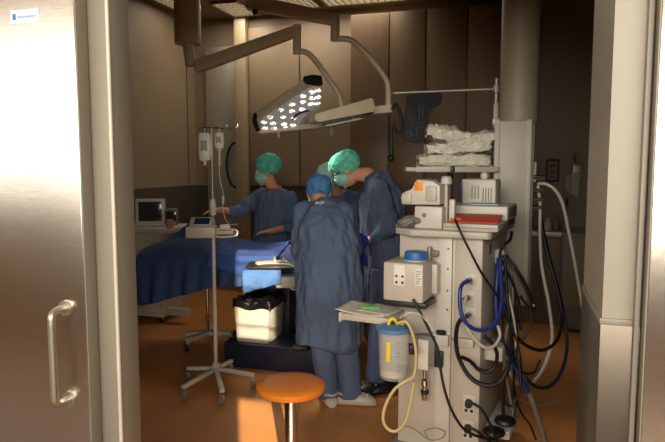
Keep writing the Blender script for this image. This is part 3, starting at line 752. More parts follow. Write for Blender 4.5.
# gas sockets with connectors
for k, (px, py) in enumerate(((471, 280), (469, 297), (470, 314))):
    c = TF.hy(px, py, -.002)
    s = MB().box((c.x, 0, c.z), (.05, .008, .06), 0, .002).build('gas_socket', M_WHITE, tw)
    m = MB(); m.cyl((c.x, -.004, c.z), (c.x, -.03, c.z), .016, None, 6); m.cyl((c.x, -.03, c.z), (c.x - .012, -.055, c.z - .004), .011, None, 14); m.build('connector', M_CHROME, s)
for px, py in ((473, 363), (471, 377)):
    c = TF.hy(px, py, -.002); MB().cyl((c.x, 0, c.z), (c.x, -.02, c.z), .011, .009, 14).build('screw_knob', M_CHROME, tw)
for px, py in ((469, 405), (468, 430)):
    c = TF.hy(px, py, -.002)
    s = MB().box((c.x, 0, c.z), (.06, .008, .1), 0, .003).build('power_socket', M_WHITE, tw)
    m = MB()
    for dx in (-.014, .014): m.cyl((c.x + dx, -.005, c.z - .03), (c.x + dx, -.0035, c.z - .03), .009, None, 14)
    m.build('socket_hole', M_BLACK, s)
    MB().cyl((c.x, -.004, c.z + .012), (c.x + .004, -.036, c.z + .012), .021, .018, 20).build('plug', M_BLACK, s)
# flow card, knob and fittings on the front
a, b, v = pb(418, 340, 428, 370, -.06, .01, .002); MB().bx(a, b, v).build('card', M_PAPER, tw)
a, b, v = pb(417, 336, 434, 366, -.05, .06, .006); MB().bx(a, b, v).build('card_holder', M_GREYP, tw)
a, b, v = pb(430, 335, 448, 346, -.03, .06, .006); MB().bx(a, b, v).build('valve_block', M_WHITE, tw)
a, b, v = pb(434, 352, 442, 368, -.03, .05, .006); MB().bx(a, b, v).build('clip_block', M_DARK, tw)
c = TF.hy(441, 334, -.01); MB().lathe([(0, 0), (.026, 0), (.026, .016), (.02, .02), (0, .02)], c, 20).build('black_knob', M_BLACK, tw)
c = TF.hy(425, 372, -.03)
zz = lambda py: Z(425, py, -.03)
MB().lathe([(0, zz(400)), (.014, zz(400)), (.02, zz(394)), (.012, zz(392)), (.014, zz(388)), (.012, zz(386)), (.02, zz(385)), (.02, zz(380)), (.01, zz(378)), (.01, zz(368)), (0, zz(368))], (c.x, -.03, 0), 18).build('flow_fitting', M_CHROME, tw)
MB().lathe([(0, zz(394)), (.021, zz(393)), (.021, zz(390)), (0, zz(389))], (c.x, -.03, 0), 18).build('fitting_sleeve', M_DARK, tw)
# ---- vaporiser box
va_, vb_, _ = pb(383, 263, 423, 302, -.205, .2)
ve = empty('vaporiser', 'beige vaporiser box with blue lidded canister on the tower front', 'vaporiser', TF.o + Matrix.Rotation(TR, 3, 'Z') @ V(va_), TR)
def vl(p): return V(p) - V(va_)
W_, H_ = vb_[0] - va_[0], vb_[2] - va_[2]
MB().bx((0, 0, 0), (W_, .2, H_), .012).build('case', M_IVORY, ve)
MB().bx((-.005, .01, -.03), (W_ + .01, .19, .0), .006).build('base_plate', M_DARK, ve)
MB().bx((W_ * .28, -.003, H_ * .42), (W_ * .55, .001, H_ * .95), .001).build('dial_label', M_PAPER, ve)
q = MB()
for i in (0, 1):
    for j in (0, 1): q.cyl((W_ * (.35 + .15 * i), -.008, H_ * (.5 + .16 * j)), (W_ * (.35 + .15 * i), -.002, H_ * (.5 + .16 * j)), .006, None, 12)
q.build('dial_screw', M_DARK, ve)
MB().bx((W_ * .8, -.003, H_ * .45), (W_ * 1.0 - .005, .001, H_ * .9), .001).build('text_label', M_PAPER, ve)
q = MB()
for i in range(6): q.bx((W_ * .83, -.004, H_ * (.5 + .06 * i)), (W_ * (.9 + .03 * (i % 3)), -.002, H_ * (.5 + .06 * i) + .004), 0)
q.build('print', M_GREYP, ve)
cx = W_ * .66
cz_ = Z(411, 262, -.0) - va_[2]
MB().lathe([(0, H_ - .004), (.055, H_ - .004), (.055, cz_ + .035), (0, cz_ + .035)], (cx, .1, 0), 32).build('canister', M_IVORY, ve)
MB().lathe([(0, cz_ + .035), (.058, cz_ + .035), (.058, cz_ + .052), (.056, cz_ + .07), (.05, cz_ + .075), (0, cz_ + .075)], (cx, .1, 0), 32).build('blue_lid', M_BLUEP, ve)
MB().bx((-.015, .04, .02), (.0, .12, H_ * .8), .006).build('side_knob', M_DARK, ve)
pz = MB().cyl((-.2, .12, ZU - .42), (-.2, .12, ZU), .014, None, 14).build('pole', M_SATIN, tw)
la_, lb_, _ = pb(421, 264, 437, 294, -.06, .1)
MB().bx(la_, lb_, .008).build('latch_box', M_WHITE, tw)
c = TF.hy(425, 276, -.062); MB().cyl((c.x, -.07, c.z), (c.x, -.05, c.z), .006, None, 12).build('latch_screw', M_DARK, tw)
c = TF.hy(430, 252, -.0); MB().cyl((c.x, -.01, c.z - .05), (c.x, -.01, c.z + .03), .012, None, 12).build('latch_post', M_SATIN, tw)
MB().bx((c.x + .01, -.02, c.z - .02), (c.x + .05, .01, c.z + .01), .004).build('clamp_block', M_GREYP, tw)
# ---- tray with papers
zt = .845
A, B = TF.hz(339, 313, zt), TF.hz(398, 321.5, zt)
tr = empty('side_tray', 'ivory pull-out tray under the vaporiser box, covered with papers', 'tray', TF.o + Matrix.Rotation(TR, 3, 'Z') @ V((A.x, A.y, zt)), TR)
wd = xl + .03 - A.x
MB().bx((0, 0, -.035), (wd, .3, 0), .006).build('board', M_IVORY, tr)
MB().bx((0, -.006, -.045), (.012, .3, .004), .003).build('lip', M_WHITE, tr)
MB().bx((wd - .08, .02, -.07), (wd + .04, .1, -.035), .006).build('bracket', M_IVORY, tr)
Rz = Matrix.Rotation(TR, 3, 'Z')
def tpos(x, y, z): return V(tr.location) + Rz @ V((x, y, z))
pp_ = MB().grid(16, 12, lambda u, v: V((-.025 + .27 * u, -.0 + .25 * v, .004 + .014 * max(0, 1 - u * 4) + .004 * math.sin(u * 7))), .002).build('paper_sheet', M_PAPER); pp_.location = tpos(0, 0, 0); pp_.rotation_euler = (0, 0, TR + .05); tag(pp_, 'curled white paper sheet on the ivory side tray', 'paper')
pp_ = MB().grid(12, 12, lambda u, v: V((.0 + .2 * u, .0 + .2 * v, .0012)), .0015).build('paper_sheet', M_PAPER); pp_.location = tpos(.07, .06, .01); pp_.rotation_euler = (0, 0, TR - .2); tag(pp_, 'white paper sheet lying crosswise under the green pen', 'paper')
pc_ = TF.hz(371, 308.5, zt + .014)
pe = empty('pen', 'bright green pen on the papers of the side tray', 'pen', TF.o + Rz @ V((pc_.x, pc_.y, zt + .018)), TR + .35)
MB().cyl((-.045, 0, 0), (.05, 0, 0), .0065, None, 14).build('barrel', M_GREEN, pe); MB().cyl((-.06, 0, 0), (-.045, 0, 0), .002, .0065, 14).build('tip', M_GREEN, pe)
# ---- suction jar
jd = 2.93
jc = at(394, 330, jd); jz1 = jc.z; jz0 = at(394, 377, jd).z
jar = empty('suction_jar', 'clear graduated suction jar with blue lid hanging on the tower', 'jar', (jc.x, jc.y, jz0))
hj = jz1 - jz0
MB().lathe([(0, 0), (.066, 0), (.072, .012), (.08, hj), (.077, hj), (.069, .014), (0, .006)], seg=40).build('beaker', M_CLEAR, jar)
MB().lathe([(0, hj - .002), (.086, hj - .002), (.09, hj + .006), (.088, hj + .016), (.06, hj + .026), (0, hj + .03)], seg=40).build('lid', mat('pale_blue_lid', (88, 122, 172), .4), jar)
MB().lathe([(0, .012), (.064, .014), (.068, .05), (0, .052)], seg=32).build('fluid', mat('suction_fluid', (190, 174, 156), .3), jar)
q = MB()
for i in range(10): q.box(V((.0, 0, .05 + i * .016)) + RT * .02 - LK * .0775, (.03 if i % 2 else .018, .0015, .002), T, 0)
q.build('graduation', M_INK, jar)
MB().box(V((0, 0, hj * .62)) - RT * .034 - LK * .07, (.022, .004, .1), T - .45, .001).build('tape', M_YELLOW, jar)
MB().tube([RT * -.03 + V((0, 0, hj + .02)), RT * -.02 + V((0, 0, hj + .05)), RT * .0 + V((0, 0, hj + .055)), RT * .02 + V((0, 0, hj + .03))], .009, 12).build('port', M_YELLOW, jar)
MB().cyl(RT * .04 + V((0, 0, hj + .02)), RT * .045 + V((0, 0, hj + .05)), .011, None, 14).build('port', M_YELLOW, jar)
MB().box(RT * .09 + V((0, 0, hj * .6)), (.03, .05, .05), T, .006).build('wall_bracket', M_DARK, jar)
# ---- things on the tower top
def top_thing(name, label, cat, px, py, y):
    p = TF.hy(px, py, y); return empty(name, label, cat, TF.o + Rz @ V((p.x, y, ZW)), TR)
def sz(px0, px1, py, y): return X(px1, py, y) - X(px0, py, y)
SC_ = abs(Z(450, 200, .05) - Z(450, 210, .05)) / 10
# lower flat box and red folder
fl = top_thing('flat_box', 'flat ivory box under the red folder', 'box', 470, 226, -.03)
wf = sz(444, 499, 226, -.03)
MB().bx((-wf / 2, 0, 0), (wf / 2, .3, .036), .005).build('shell', M_IVORY, fl)
MB().bx((-wf / 2 + .004, -.003, .016), (wf / 2 - .004, .001, .019), 0).build('seam', M_GREYP, fl)
p = TF.hy(472, 219, .02)
rf = empty('folder', 'red folder lying on the flat ivory box', 'folder', TF.o + Rz @ V((p.x + .01, .0, ZW + .0365)), TR + .05); rf.rotation_euler.x = math.radians(10)
MB().box((0, .09, .003), (.24, .17, .005), 0, .001).build('cover', M_RED, rf); MB().box((-.095, .05, .0085), (.05, .03, .005), .4, .001).build('orange_tab', M_ORANGE, rf)
# upper drawer unit
dw = sz(440, 504, 213, .12); p = TF.hy(472, 213, .12)
du = empty('drawer_unit', 'flat white drawer unit behind the red folder at the tower edge', 'drawer unit', TF.o + Rz @ V((p.x, .2, ZW)), TR)
hU = Z(480, 206, .2) - ZW
MB().bx((-dw / 2, .0, .037), (dw / 2, .3, hU), .006).build('shell', M_WHITE, du)
for s in (-1, 1): MB().bx((s * (dw / 2 - .02) - .015, .05, 0), (s * (dw / 2 - .02) + .015, .28, .04), .003).build('foot', M_DARK, du)
MB().bx((dw / 2 - .001, .02, .05), (dw / 2 + .002, .28, hU - .012), .001).build('side_panel', M_GREYP, du)
p = TF.hy(485, 205, .3)
o = MB().box((0, 0, .006), (.15, .1, .008), 0, .002).build('blue_booklet', mat('pale_blue', (150, 170, 190), .5)); o.location = TF.o + Rz @ V((p.x, .27, ZW + hU + .0005)); o.rotation_euler = (0, 0, TR + .2); tag(o, 'pale blue booklet on top of the drawer unit', 'booklet')
# monitor base and white device with orange label
db = top_thing('base_module', 'white module under the device with the orange label', 'module', 428, 216, 0)
wb_ = sz(414, 442, 216, 0); hb = Z(428, 206.5, 0) - ZW
MB().bx((-wb_ / 2, 0, 0), (wb_ / 2, .22, hb), .008).build('shell', M_WHITE, db)
c = V((-.02, -.003, hb * .6)); MB().cyl(c, c + V((0, .006, 0)), .012, None, 16).build('badge', M_GREYP, db)
p = TF.hy(426, 206, .0); zt0 = ZW + hb
wd_ = empty('monitor_device', 'white sloped device with a square orange label facing the room', 'device', TF.o + Rz @ V((p.x, .0, zt0)), TR)
prof = [(X(402, 204, 0), Z(402, 204.5, 0)), (X(440, 205, 0), Z(440, 205, 0)), (X(440, 186, 0), Z(440, 186, 0)), (X(433, 181, 0), Z(433, 181, 0)), (X(416, 179.5, 0), Z(416, 179.5, 0)), (X(413, 190, 0), Z(413, 190, 0)), (X(403, 192, 0), Z(403, 192, 0)), (X(400.5, 198, 0), Z(400.5, 198, 0))]
MX = Matrix(((1, 0, 0), (0, 0, 1), (0, 1, 0)))
mm3 = lambda poly, y0, y1: MB().prism([(x - p.x, z - zt0) for x, z in poly], y0, y1, MX, .006)
zmin = min(z for _, z in prof); dz_ = zt0 - zmin
prof = [(x, max(z, zt0)) for x, z in prof]
mm3(prof, 0, .2).build('case', M_WHITE, wd_)
a = TF.hy(414.5, 190.5, 0); b = TF.hy(423, 182, 0)
MB().bx((a.x - p.x, -.004, a.z - zt0), (b.x - p.x, .001, b.z - zt0), .001).build('orange_label', M_ORANGE, wd_)
q = MB().bx((X(426, 200, 0) - p.x, -.012, Z(426, 201, 0) - zt0), (X(437, 190, 0) - p.x, .002, Z(437, 186, 0) - zt0), .006).build('side_grip', M_IVORY, wd_)
MB().bx((X(402, 200, 0) - p.x, -.012, Z(402, 203, 0) - zt0), (X(412, 193, 0) - p.x, .002, Z(412, 193.5, 0) - zt0), .006).build('front_drawer', M_IVORY, wd_)
vv = top_thing('valve_unit', 'small white valve unit with a round top knob beside the sloped device', 'valve', 446, 205, .08)
zz2 = lambda py: Z(446, py, .08) - ZW
MB().cyl((0, 0, 0), (0, 0, zz2(182)), .011, .009, 18).build('stem', M_WHITE, vv)
MB().lathe([(0, zz2(184)), (.028, zz2(184)), (.03, zz2(180)), (.022, zz2(176.5)), (0, zz2(176))], seg=22).build('knob', M_WHITE, vv)
MB().cyl((-.05, 0, zz2(180)), (0, 0, zz2(181)), .01, None, 14).build('side_tap', M_DARK, vv)
MB().bx((.02, -.02, 0), (.05, .02, zz2(199)), .006).build('foot_block', M_WHITE, vv)
MB().cyl((0, 0, 0), (0, 0, .03), .035, None, 22).build('base', M_GREYP, vv)
# white canister unit
cu = top_thing('humidifier', 'white humidifier unit with slots and a handle at the back of the tower', 'device', 478, 206, .42)
cw = sz(461, 496, 190, .42); z0_ = 0; z1_ = Z(478, 179, .42) - ZW
MB().bx((-cw / 2, 0, 0), (cw / 2, .15, z1_), .014).build('case', M_WHITE, cu)
q = MB()
for i in range(3): q.bx((-cw * .18 + i * cw * .09 - .003, -.002, z1_ * .55), (-cw * .18 + i * cw * .09 + .003, .001, z1_ * .85), 0)
for i in range(4): q.bx((cw * .14 + i * cw * .075 - .003, -.002, z1_ * .25), (cw * .14 + i * cw * .075 + .003, .001, z1_ * .8), 0)
q.build('slots', M_GREYP, cu)
MB().bx((-cw / 2 - .002, -.003, z1_ * .2), (-cw / 2 + .01, .002, z1_ * .95), .001).build('blue_strip', M_BLUEH, cu)
MB().bx((cw * .0, .03, z1_ - .005), (cw * .22, .12, Z(478, 172, .42) - ZW), .016).build('handle', M_WHITE, cu)
# grey cloth on the left wing
p = TF.hy(410, 216, .03)
m = MB(); m.sph((0, 0, 0), (1, 1, 1), None, 30, 18)
for v in m.b.verts:
    q = v.co; n_ = .25 * noise.noise(q * 2.4); v.co = V((q.x * .07 * (1 + n_), q.y * .1 * (1 + n_), (q.z * .032 + .012 * q.x) * (1 + n_)))
o = m.build('grey_cloth', M_GREYC); o.location = TF.o + Rz @ V((p.x, .03, ZW + .03)); o.rotation_euler = (0, 0, TR); tag(o, 'crumpled grey cloth on the tower worktop beside the white module', 'cloth')
# ================================================================ HOSES AND CABLES
def hose(name, label, m, r, pts, corr=False, cat='hose'):
    P = [at(*q) for q in pts]; mb = MB()
    if corr: mb.corr(P, r, 10, 16)
    else: mb.tube(P, r, 10, 8)
    o = mb.build(name, m); origin(o, P[0]); return tag(o, label, cat)
hose('blue_hose', 'thick blue hose looping from the top gas socket around the tower side', M_BLUEH, .0098, [(468, 280, 2.9), (461, 287, 2.86), (460, 305, 2.84), (464, 320, 2.83), (474, 329, 2.84), (488, 329, 2.86), (498, 318, 2.9), (502, 300, 2.98), (501, 280, 3.05), (500, 258, 3.12)])
hose('white_hose', 'white hose looping from the middle gas socket below the blue hose', M_WHITE, .0085, [(466, 298, 2.9), (463, 308, 2.86), (466, 325, 2.85), (474, 338, 2.86), (484, 347, 2.87), (494, 346, 2.9), (500, 336, 2.95), (498, 326, 2.98)])
hose('corrugated_hose', 'black ribbed breathing hose making the outer loop on the tower front', M_BLACK, .0105, [(468, 315, 2.89), (459, 322, 2.86), (456, 338, 2.84), (459, 358, 2.82), (470, 377, 2.81), (484, 385, 2.82), (498, 383, 2.86), (506, 372, 2.92), (509, 360, 3.0)], True)
hose('corrugated_hose', 'black ribbed breathing hose making the inner loop on the tower front', M_BLACK, .0095, [(461, 357, 2.86), (470, 361, 2.84), (478, 369, 2.83), (487, 372, 2.84), (495, 366, 2.87), (497, 354, 2.9), (492, 343, 2.93), (484, 336, 2.93)], True)
hose('power_cable', 'thin black cable running diagonally from the worktop into the hose bundle', M_BLACK, .006, [(455, 219, 2.9), (461, 233, 2.86), (470, 251, 2.86), (481, 272, 2.87), (492, 288, 2.92), (500, 300, 3.0)], cat='cable')
hose('power_cable', 'long black cable dropping from the vaporiser down to the lower plugs', M_BLACK, .007, [(413, 299, 2.88), (421, 314, 2.86), (430, 332, 2.85), (438, 350, 2.84), (441, 372, 2.83), (446, 395, 2.82), (454, 415, 2.81), (465, 430, 2.81), (480, 437, 2.82), (496, 440, 2.88)], cat='cable')
hose('power_cable', 'black cable leaving the upper power plug towards the floor', M_BLACK, .007, [(470, 402, 2.83), (480, 408, 2.82), (488, 420, 2.82), (494, 434, 2.84), (500, 448, 2.9)], cat='cable')
hose('power_cable', 'black cable leaving the lower power plug', M_BLACK, .007, [(469, 427, 2.83), (478, 432, 2.82), (490, 442, 2.83), (498, 452, 2.86)], cat='cable')
hose('yellow_tube', 'yellowish suction tube looping below the clear jar', M_TUBEY, .008, [(398, 323, 2.86), (406, 322, 2.84), (412, 332, 2.84), (416, 352, 2.84), (414, 375, 2.84), (404, 382, 2.85), (394, 390, 2.85), (386, 404, 2.86), (383, 418, 2.86), (387, 428, 2.86), (396, 431, 2.85), (405, 422, 2.84), (410, 405, 2.84), (414, 382, 2.84)], cat='tube')
hose('clear_tube', 'thin clear tube arching between the jar lid and the flow card', M_CLEAR, .006, [(400, 318, 2.86), (408, 313, 2.84), (418, 314, 2.84), (428, 322, 2.84), (436, 334, 2.85)], cat='tube')
hose('thin_wire', 'thin grey wire curled against the lower tower front', M_GREYP, .003, [(402, 425, 2.84), (412, 428, 2.83), (420, 433, 2.83), (430, 440, 2.83), (442, 438, 2.83), (445, 432, 2.83), (436, 428, 2.83), (425, 431, 2.83), (428, 438, 2.83)], cat='wire')
# bundle at the tower side
bundle = [
 ('blue_cable', 'broad blue cable hanging innermost in the bundle on the tower side', M_BLUEH, .013, [(499, 258, 3.2), (497, 280, 3.16), (496, 305, 3.14), (499, 330, 3.12), (508, 352, 3.1), (518, 372, 3.1), (528, 392, 3.12)]),
 ('blue_cable', 'thinner blue cable beside the tower edge', M_BLUEH, .008, [(501, 260, 3.22), (500, 290, 3.18), (499, 318, 3.15), (495, 330, 3.1)]),
 ('bundle_cable', 'black cable first in the hanging bundle', M_BLACK, .007, [(503, 255, 3.2), (504, 280, 3.14), (509, 310, 3.12), (512, 340, 3.14), (514, 370, 3.2), (512, 400, 3.2)]),
 ('bundle_cable', 'white cable running down through the hanging bundle', M_WHITE, .006, [(502, 258, 3.18), (506, 285, 3.12), (512, 310, 3.1), (516, 335, 3.12), (515, 352, 3.14)]),
 ('bundle_cable', 'black cable bowing outwards from the bundle', M_BLACK, .008, [(506, 255, 3.22), (516, 268, 3.2), (526, 285, 3.2), (533, 302, 3.22), (534, 310, 3.24), (528, 306, 3.24), (520, 296, 3.24)]),
 ('bundle_cable', 'white cable bowing outwards alongside the black one', M_WHITE, .005, [(508, 257, 3.24), (520, 272, 3.22), (530, 292, 3.22), (534, 306, 3.22)]),
 ('bundle_cable', 'black cable in the middle of the bundle ending at the side bracket', M_BLACK, .009, [(505, 262, 3.16), (507, 295, 3.1), (510, 325, 3.08), (511, 352, 3.1), (506, 380, 3.12), (503, 410, 3.14), (508, 440, 3.16)]),
 ('bundle_cable', 'thin black cable reaching the floor behind the tower', M_BLACK, .006, [(509, 260, 3.26), (515, 300, 3.22), (517, 345, 3.22), (514, 385, 3.22), (520, 410, 3.24), (530, 425, 3.3), (536, 440, 3.3)]),
 ('bundle_cable', 'black cable from the back edge of the worktop over the bracket', M_BLACK, .008, [(512, 232, 3.2), (510, 240, 3.16), (503, 246, 3.14), (500, 256, 3.16), (505, 268, 3.16), (513, 284, 3.18), (519, 305, 3.2), (521, 330, 3.2)]),
 ('grey_hose', 'thick grey hose sloping from the side bracket to the floor', M_GREYP, .016, [(517, 362, 3.16), (523, 378, 3.18), (532, 400, 3.2), (540, 425, 3.24), (546, 446, 3.25)]),
]
bundle += [
 ('bundle_cable', 'thin black cable bowing out to the bracket height and back', M_BLACK, .006, [(504, 258, 3.18), (518, 276, 3.14), (529, 300, 3.12), (531, 322, 3.12), (524, 338, 3.12), (514, 346, 3.14)]),
 ('bundle_cable', 'thin black cable crossing the white cable in the bundle', M_BLACK, .005, [(507, 256, 3.2), (502, 285, 3.08), (506, 312, 3.06), (516, 338, 3.06), (521, 362, 3.08), (519, 390, 3.1), (514, 420, 3.12)]),
 ('bundle_cable', 'black cable forming a wide loop beside the tower foot', M_BLACK, .007, [(512, 345, 3.1), (519, 362, 3.08), (520, 388, 3.06), (512, 406, 3.06), (504, 400, 3.06), (502, 382, 3.06), (508, 364, 3.08)]),
 ('bundle_cable', 'grey cable trailing from the bundle down past the side bracket', M_GREYP, .006, [(510, 262, 3.24), (513, 300, 3.16), (506, 335, 3.1), (504, 362, 3.08), (509, 392, 3.1), (516, 430, 3.12)]),
 ('bundle_cable', 'black cable swinging low from the bundle towards the floor hose', M_BLACK, .006, [(503, 262, 3.2), (500, 300, 3.1), (502, 335, 3.06), (510, 356, 3.06), (522, 372, 3.1), (534, 372, 3.16), (540, 360, 3.2)]),
]
for n_, l_, m_, r_, P_ in bundle: hose(n_, l_, m_, r_, P_, cat='cable')
boomh = [
 ('gas_hose', 'pale grey gas hose arching away from the boom outlet to the wall side', mat('pale_hose', (196, 190, 176), .4), .0105, [(538, 184, 3.9), (546, 184, 3.86), (556, 191, 3.84), (563, 205, 3.84), (568, 228, 3.85), (574, 258, 3.86), (579, 286, 3.9), (583, 310, 3.95)], False),
 ('gas_hose', 'white gas hose hanging from the boom in a long bow', MATS['pale_hose'], .0105, [(538, 186, 3.9), (540, 205, 3.86), (540, 235, 3.83), (542, 268, 3.78), (549, 305, 3.7), (552, 338, 3.6), (545, 365, 3.5), (533, 382, 3.4), (519, 384, 3.3), (509, 372, 3.22)], False),
 ('gas_hose', 'black gas hose hanging from the boom and bending back to the tower', M_BLACK, .0105, [(538, 190, 3.9), (541, 220, 3.88), (547, 252, 3.85), (557, 288, 3.78), (562, 318, 3.7), (557, 340, 3.6), (543, 350, 3.5), (527, 346, 3.38), (514, 334, 3.24)], False),
 ('gas_hose', 'dark blue gas hose making the lowest bow beside the tower', mat('dark_blue_hose', (34, 40, 66), .4), .011, [(539, 192, 3.92), (543, 230, 3.9), (553, 270, 3.85), (563, 310, 3.78), (567, 345, 3.68), (561, 372, 3.56), (548, 387, 3.46), (533, 385, 3.36), (518, 368, 3.24)], False),
 ('thin_cable', 'thin brown cable curving over the orange floor beside the tower', M_GREYP, .005, [(516, 398, 3.25), (532, 403, 3.3), (550, 404, 3.36), (562, 398, 3.42), (568, 392, 3.5)], False),
]
for n_, l_, m_, r_, P_, c_ in boomh: hose(n_, l_, m_, r_, P_, c_, cat='hose')
# foot pedals on the tower's rear foot
for k, (px, py, l_) in enumerate(((505, 423, 'black foot pedal hung on the tower side bracket'), (494, 434, 'black foot pedal lying on the tower base'))):
    p = at(px, py, 3.0 - k * .06); m = MB(); m.lathe([(0, 0), (.05, 0), (.056, .01), (.05, .024), (.02, .036), (0, .038)], seg=24)
    o = m.build('foot_pedal', M_BLACK); o.location = p; tag(o, l_, 'pedal')
# ================================================================ BACK RIGHT: SINK COUNTER
ry = YB - .62
kx0, kx1 = ony(520, 240, ry).x, ony(620, 240, ry).x
kc = empty('sink_counter', 'steel topped sink counter along the back wall at the doorway side', 'counter', ((kx0 + kx1) / 2, ry, 0))
zc = ony(560, 232, ry).z; hw = (kx1 - kx0) / 2
MB().bx((-hw, -.02, zc - .05), (hw, .6, zc), .006).build('steel_top', M_SATIN, kc)
MB().bx((-hw, .01, 0), (hw, .6, zc - .05), .004).build('carcass', mat('counter_grey', (116, 104, 86), .5), kc)
for k in range(4):
    a = -hw + k * hw / 2; MB().bx((a + .006, -.006, .12), (a + hw / 2 - .006, .01, zc - .07), .004).build('door', MATS['counter_grey'], kc)
MB().tube([(.0, .5, zc), (.0, .5, zc + .25), (.0, .42, zc + .32), (.0, .34, zc + .26)], .012, 12).build('faucet', M_CHROME, kc)
gx0, gx1 = ony(562, 270, ry - .25).x, ony(589, 270, ry - .25).x
gz0, gz1 = ony(575, 306, ry - .25).z, ony(575, 238, ry - .25).z
gr = empty('grille_cart', 'grey cart with a ribbed grille standing before the sink counter', 'cart', ((gx0 + gx1) / 2, ry - .25, 0))
gw = (gx1 - gx0) / 2
MB().bx((-gw, 0, .03), (gw, .22, gz1 + .05), .01).build('case', M_GREYP, gr)
g_ = MB()
for k in range(16): x = -gw + .03 + (2 * gw - .06) * k / 16; g_.bx((x, -.008, gz0), (x + .008, .002, gz1), .002)
g_.build('grille', M_GREYB, gr)
for x in (-gw + .04, gw - .04):
    for y in (.04, .18): caster(gr, (x, y, 0), .012)
a, b = ony(547, 160, YB - .02), ony(558, 181, YB - .02)
pf = empty('picture_frame', 'small dark framed notice on the back wall above the sink counter', 'notice', ((a.x + b.x) / 2, YB, (a.z + b.z) / 2))
hx, hz = (b.x - a.x) / 2, (a.z - b.z) / 2
f = MB()
for s in (-1, 1): f.bx((s * hx - .012, -.02, -hz), (s * hx + .012, -.001, hz)); f.bx((-hx, -.02, s * hz - .012), (hx, -.001, s * hz + .012))
f.build('frame', M_DARK, pf); MB().bx((-hx, -.01, -hz), (hx, -.001, hz), 0).build('sheet', mat('notice_paper', (150, 132, 104), .7), pf)
q = MB(); q.box((0, -.013, hz * .45), (hx * 1.1, .004, hz * .3), 0, 0); q.box((0, -.013, -hz * .2), (hx * .8, .004, hz * .25), 0, 0); q.box((0, -.013, -hz * .65), (hx * 1.1, .004, hz * .15), 0, 0); q.build('print', M_WALLD, pf)
# wall dispenser with white roll
p = ony(577, 166, YB - .08)
dp = empty('dispenser', 'chrome arm dispenser with white paper hanging on the back wall', 'dispenser', (p.x, YB, p.z))
MB().bx((-.05, -.1, -.16), (.05, -.002, .02), .01).build('body', M_SATIN, dp); MB().tube([(0, -.1, 0), (-.03, -.18, .05), (-.05, -.2, .1), (-.02, -.14, .14)], .012, 10).build('lever', M_CHROME, dp)
m = MB().grid(12, 14, lambda u, v: V((-.12 + .14 * u, -.12 - .02 * math.sin(u * 8), -.1 - .3 * v * (.5 + u * .5) + .04 * u)), .003); m.build('paper_towel', M_WHITE, dp)
for k, (px, py, h, c_, l_) in enumerate(((548, 230, .13, M_WHITE, 'small white bottle on the sink counter under the framed notice'), (556, 231, .16, M_GREYP, 'grey bottle on the sink counter between two others'), (566, 231, .1, mat('pink_bottle', (170, 120, 110), .4), 'small pinkish bottle on the sink counter beside the dispenser'))):
    p = ony(px, py, ry + .12); o = MB().lathe([(0, 0), (.035, 0), (.037, h * .6), (.014, h * .75), (.014, h), (0, h)], seg=18).build('bottle', c_); o.location = (p.x, ry + .12, zc); tag(o, l_, 'bottle', None)
# ================================================================ PEOPLE
def hbasis(f, up=(0, 0, 1)):
    y = V(f).normalized(); x = y.cross(V(up)).normalized(); z = x.cross(y); return Matrix((x, y, z)).transposed()
def head_mb(m, H, M, k=1.0):
    h = lambda x, y, z: V(H) + M @ (V((x, y, z)) * k)
    m.sph(h(0, -.012, .03), (.078 * k, .098 * k, .088 * k), M); m.sph(h(0, .012, -.035), (.062 * k, .075 * k, .085 * k), M)
    m.cap(h(0, .083, .02), h(0, .104, -.02), .009 * k, .014 * k)                  # nose
    for s in (-1, 1): m.sph(h(s * .077, -.01, -.005), (.012 * k, .022 * k, .034 * k), M)   # ears
    m.sph(h(0, .078, -.058), (.026 * k, .012 * k, .009 * k), M); m.sph(h(0, .068, -.095), (.024 * k, .02 * k, .02 * k), M)
    for s in (-1, 1): m.sph(h(s * .032, .078, .04), (.022 * k, .012 * k, .007 * k), M)
def hand_mb(m, w, tip, palm_n, k=1.0, curl=.5):
    """w wrist, tip direction, palm_n the palm normal (down for a hand laid on the table)"""
    w = V(w); d = V(tip).normalized(); n = V(palm_n); n = (n - d * n.dot(d)).normalized(); s = d.cross(n)
    M = Matrix((s, d, n)).transposed(); q = lambda x, y, z: w + M @ (V((x, y, z)) * k)
    m.sph(q(0, .045, 0), (.042 * k, .052 * k, .016 * k), M); m.cap(q(0, 0, 0), q(0, .04, 0), .027 * k, .026 * k)
    for i, L in enumerate((.068, .077, .072, .056)):
        x = (-.033 + .022 * i); c = curl
        a = q(x, .085, 0); b = q(x * 1.08, .085 + L * .48, L * .2 * c); e = q(x * 1.08, .085 + L * (.95 - .25 * c), L * .75 * c)
        m.cap(q(x * .8, .05, 0), a, .0105 * k, .0098 * k); m.cap(a, b, .0095 * k, .0085 * k); m.cap(b, e, .0085 * k, .007 * k)
    m.cap(q(-.03, .02, .004), q(-.055, .055, .014), .013 * k, .0105 * k); m.cap(q(-.055, .055, .014), q(-.05, .088, .022), .01 * k, .0085 * k)
def crinkle(amp): return lambda p: amp * (noise.noise(p * 38) + .6 * abs(noise.noise(p * 80)))
def gfold(amp): return lambda p: amp * (noise.noise(V((p.x * 13, p.y * 13, p.z * 3))) + .7 * noise.noise(V((p.x * 28 + 5, p.y * 28, p.z * 9))) + .4 * abs(noise.noise(p * 22)))
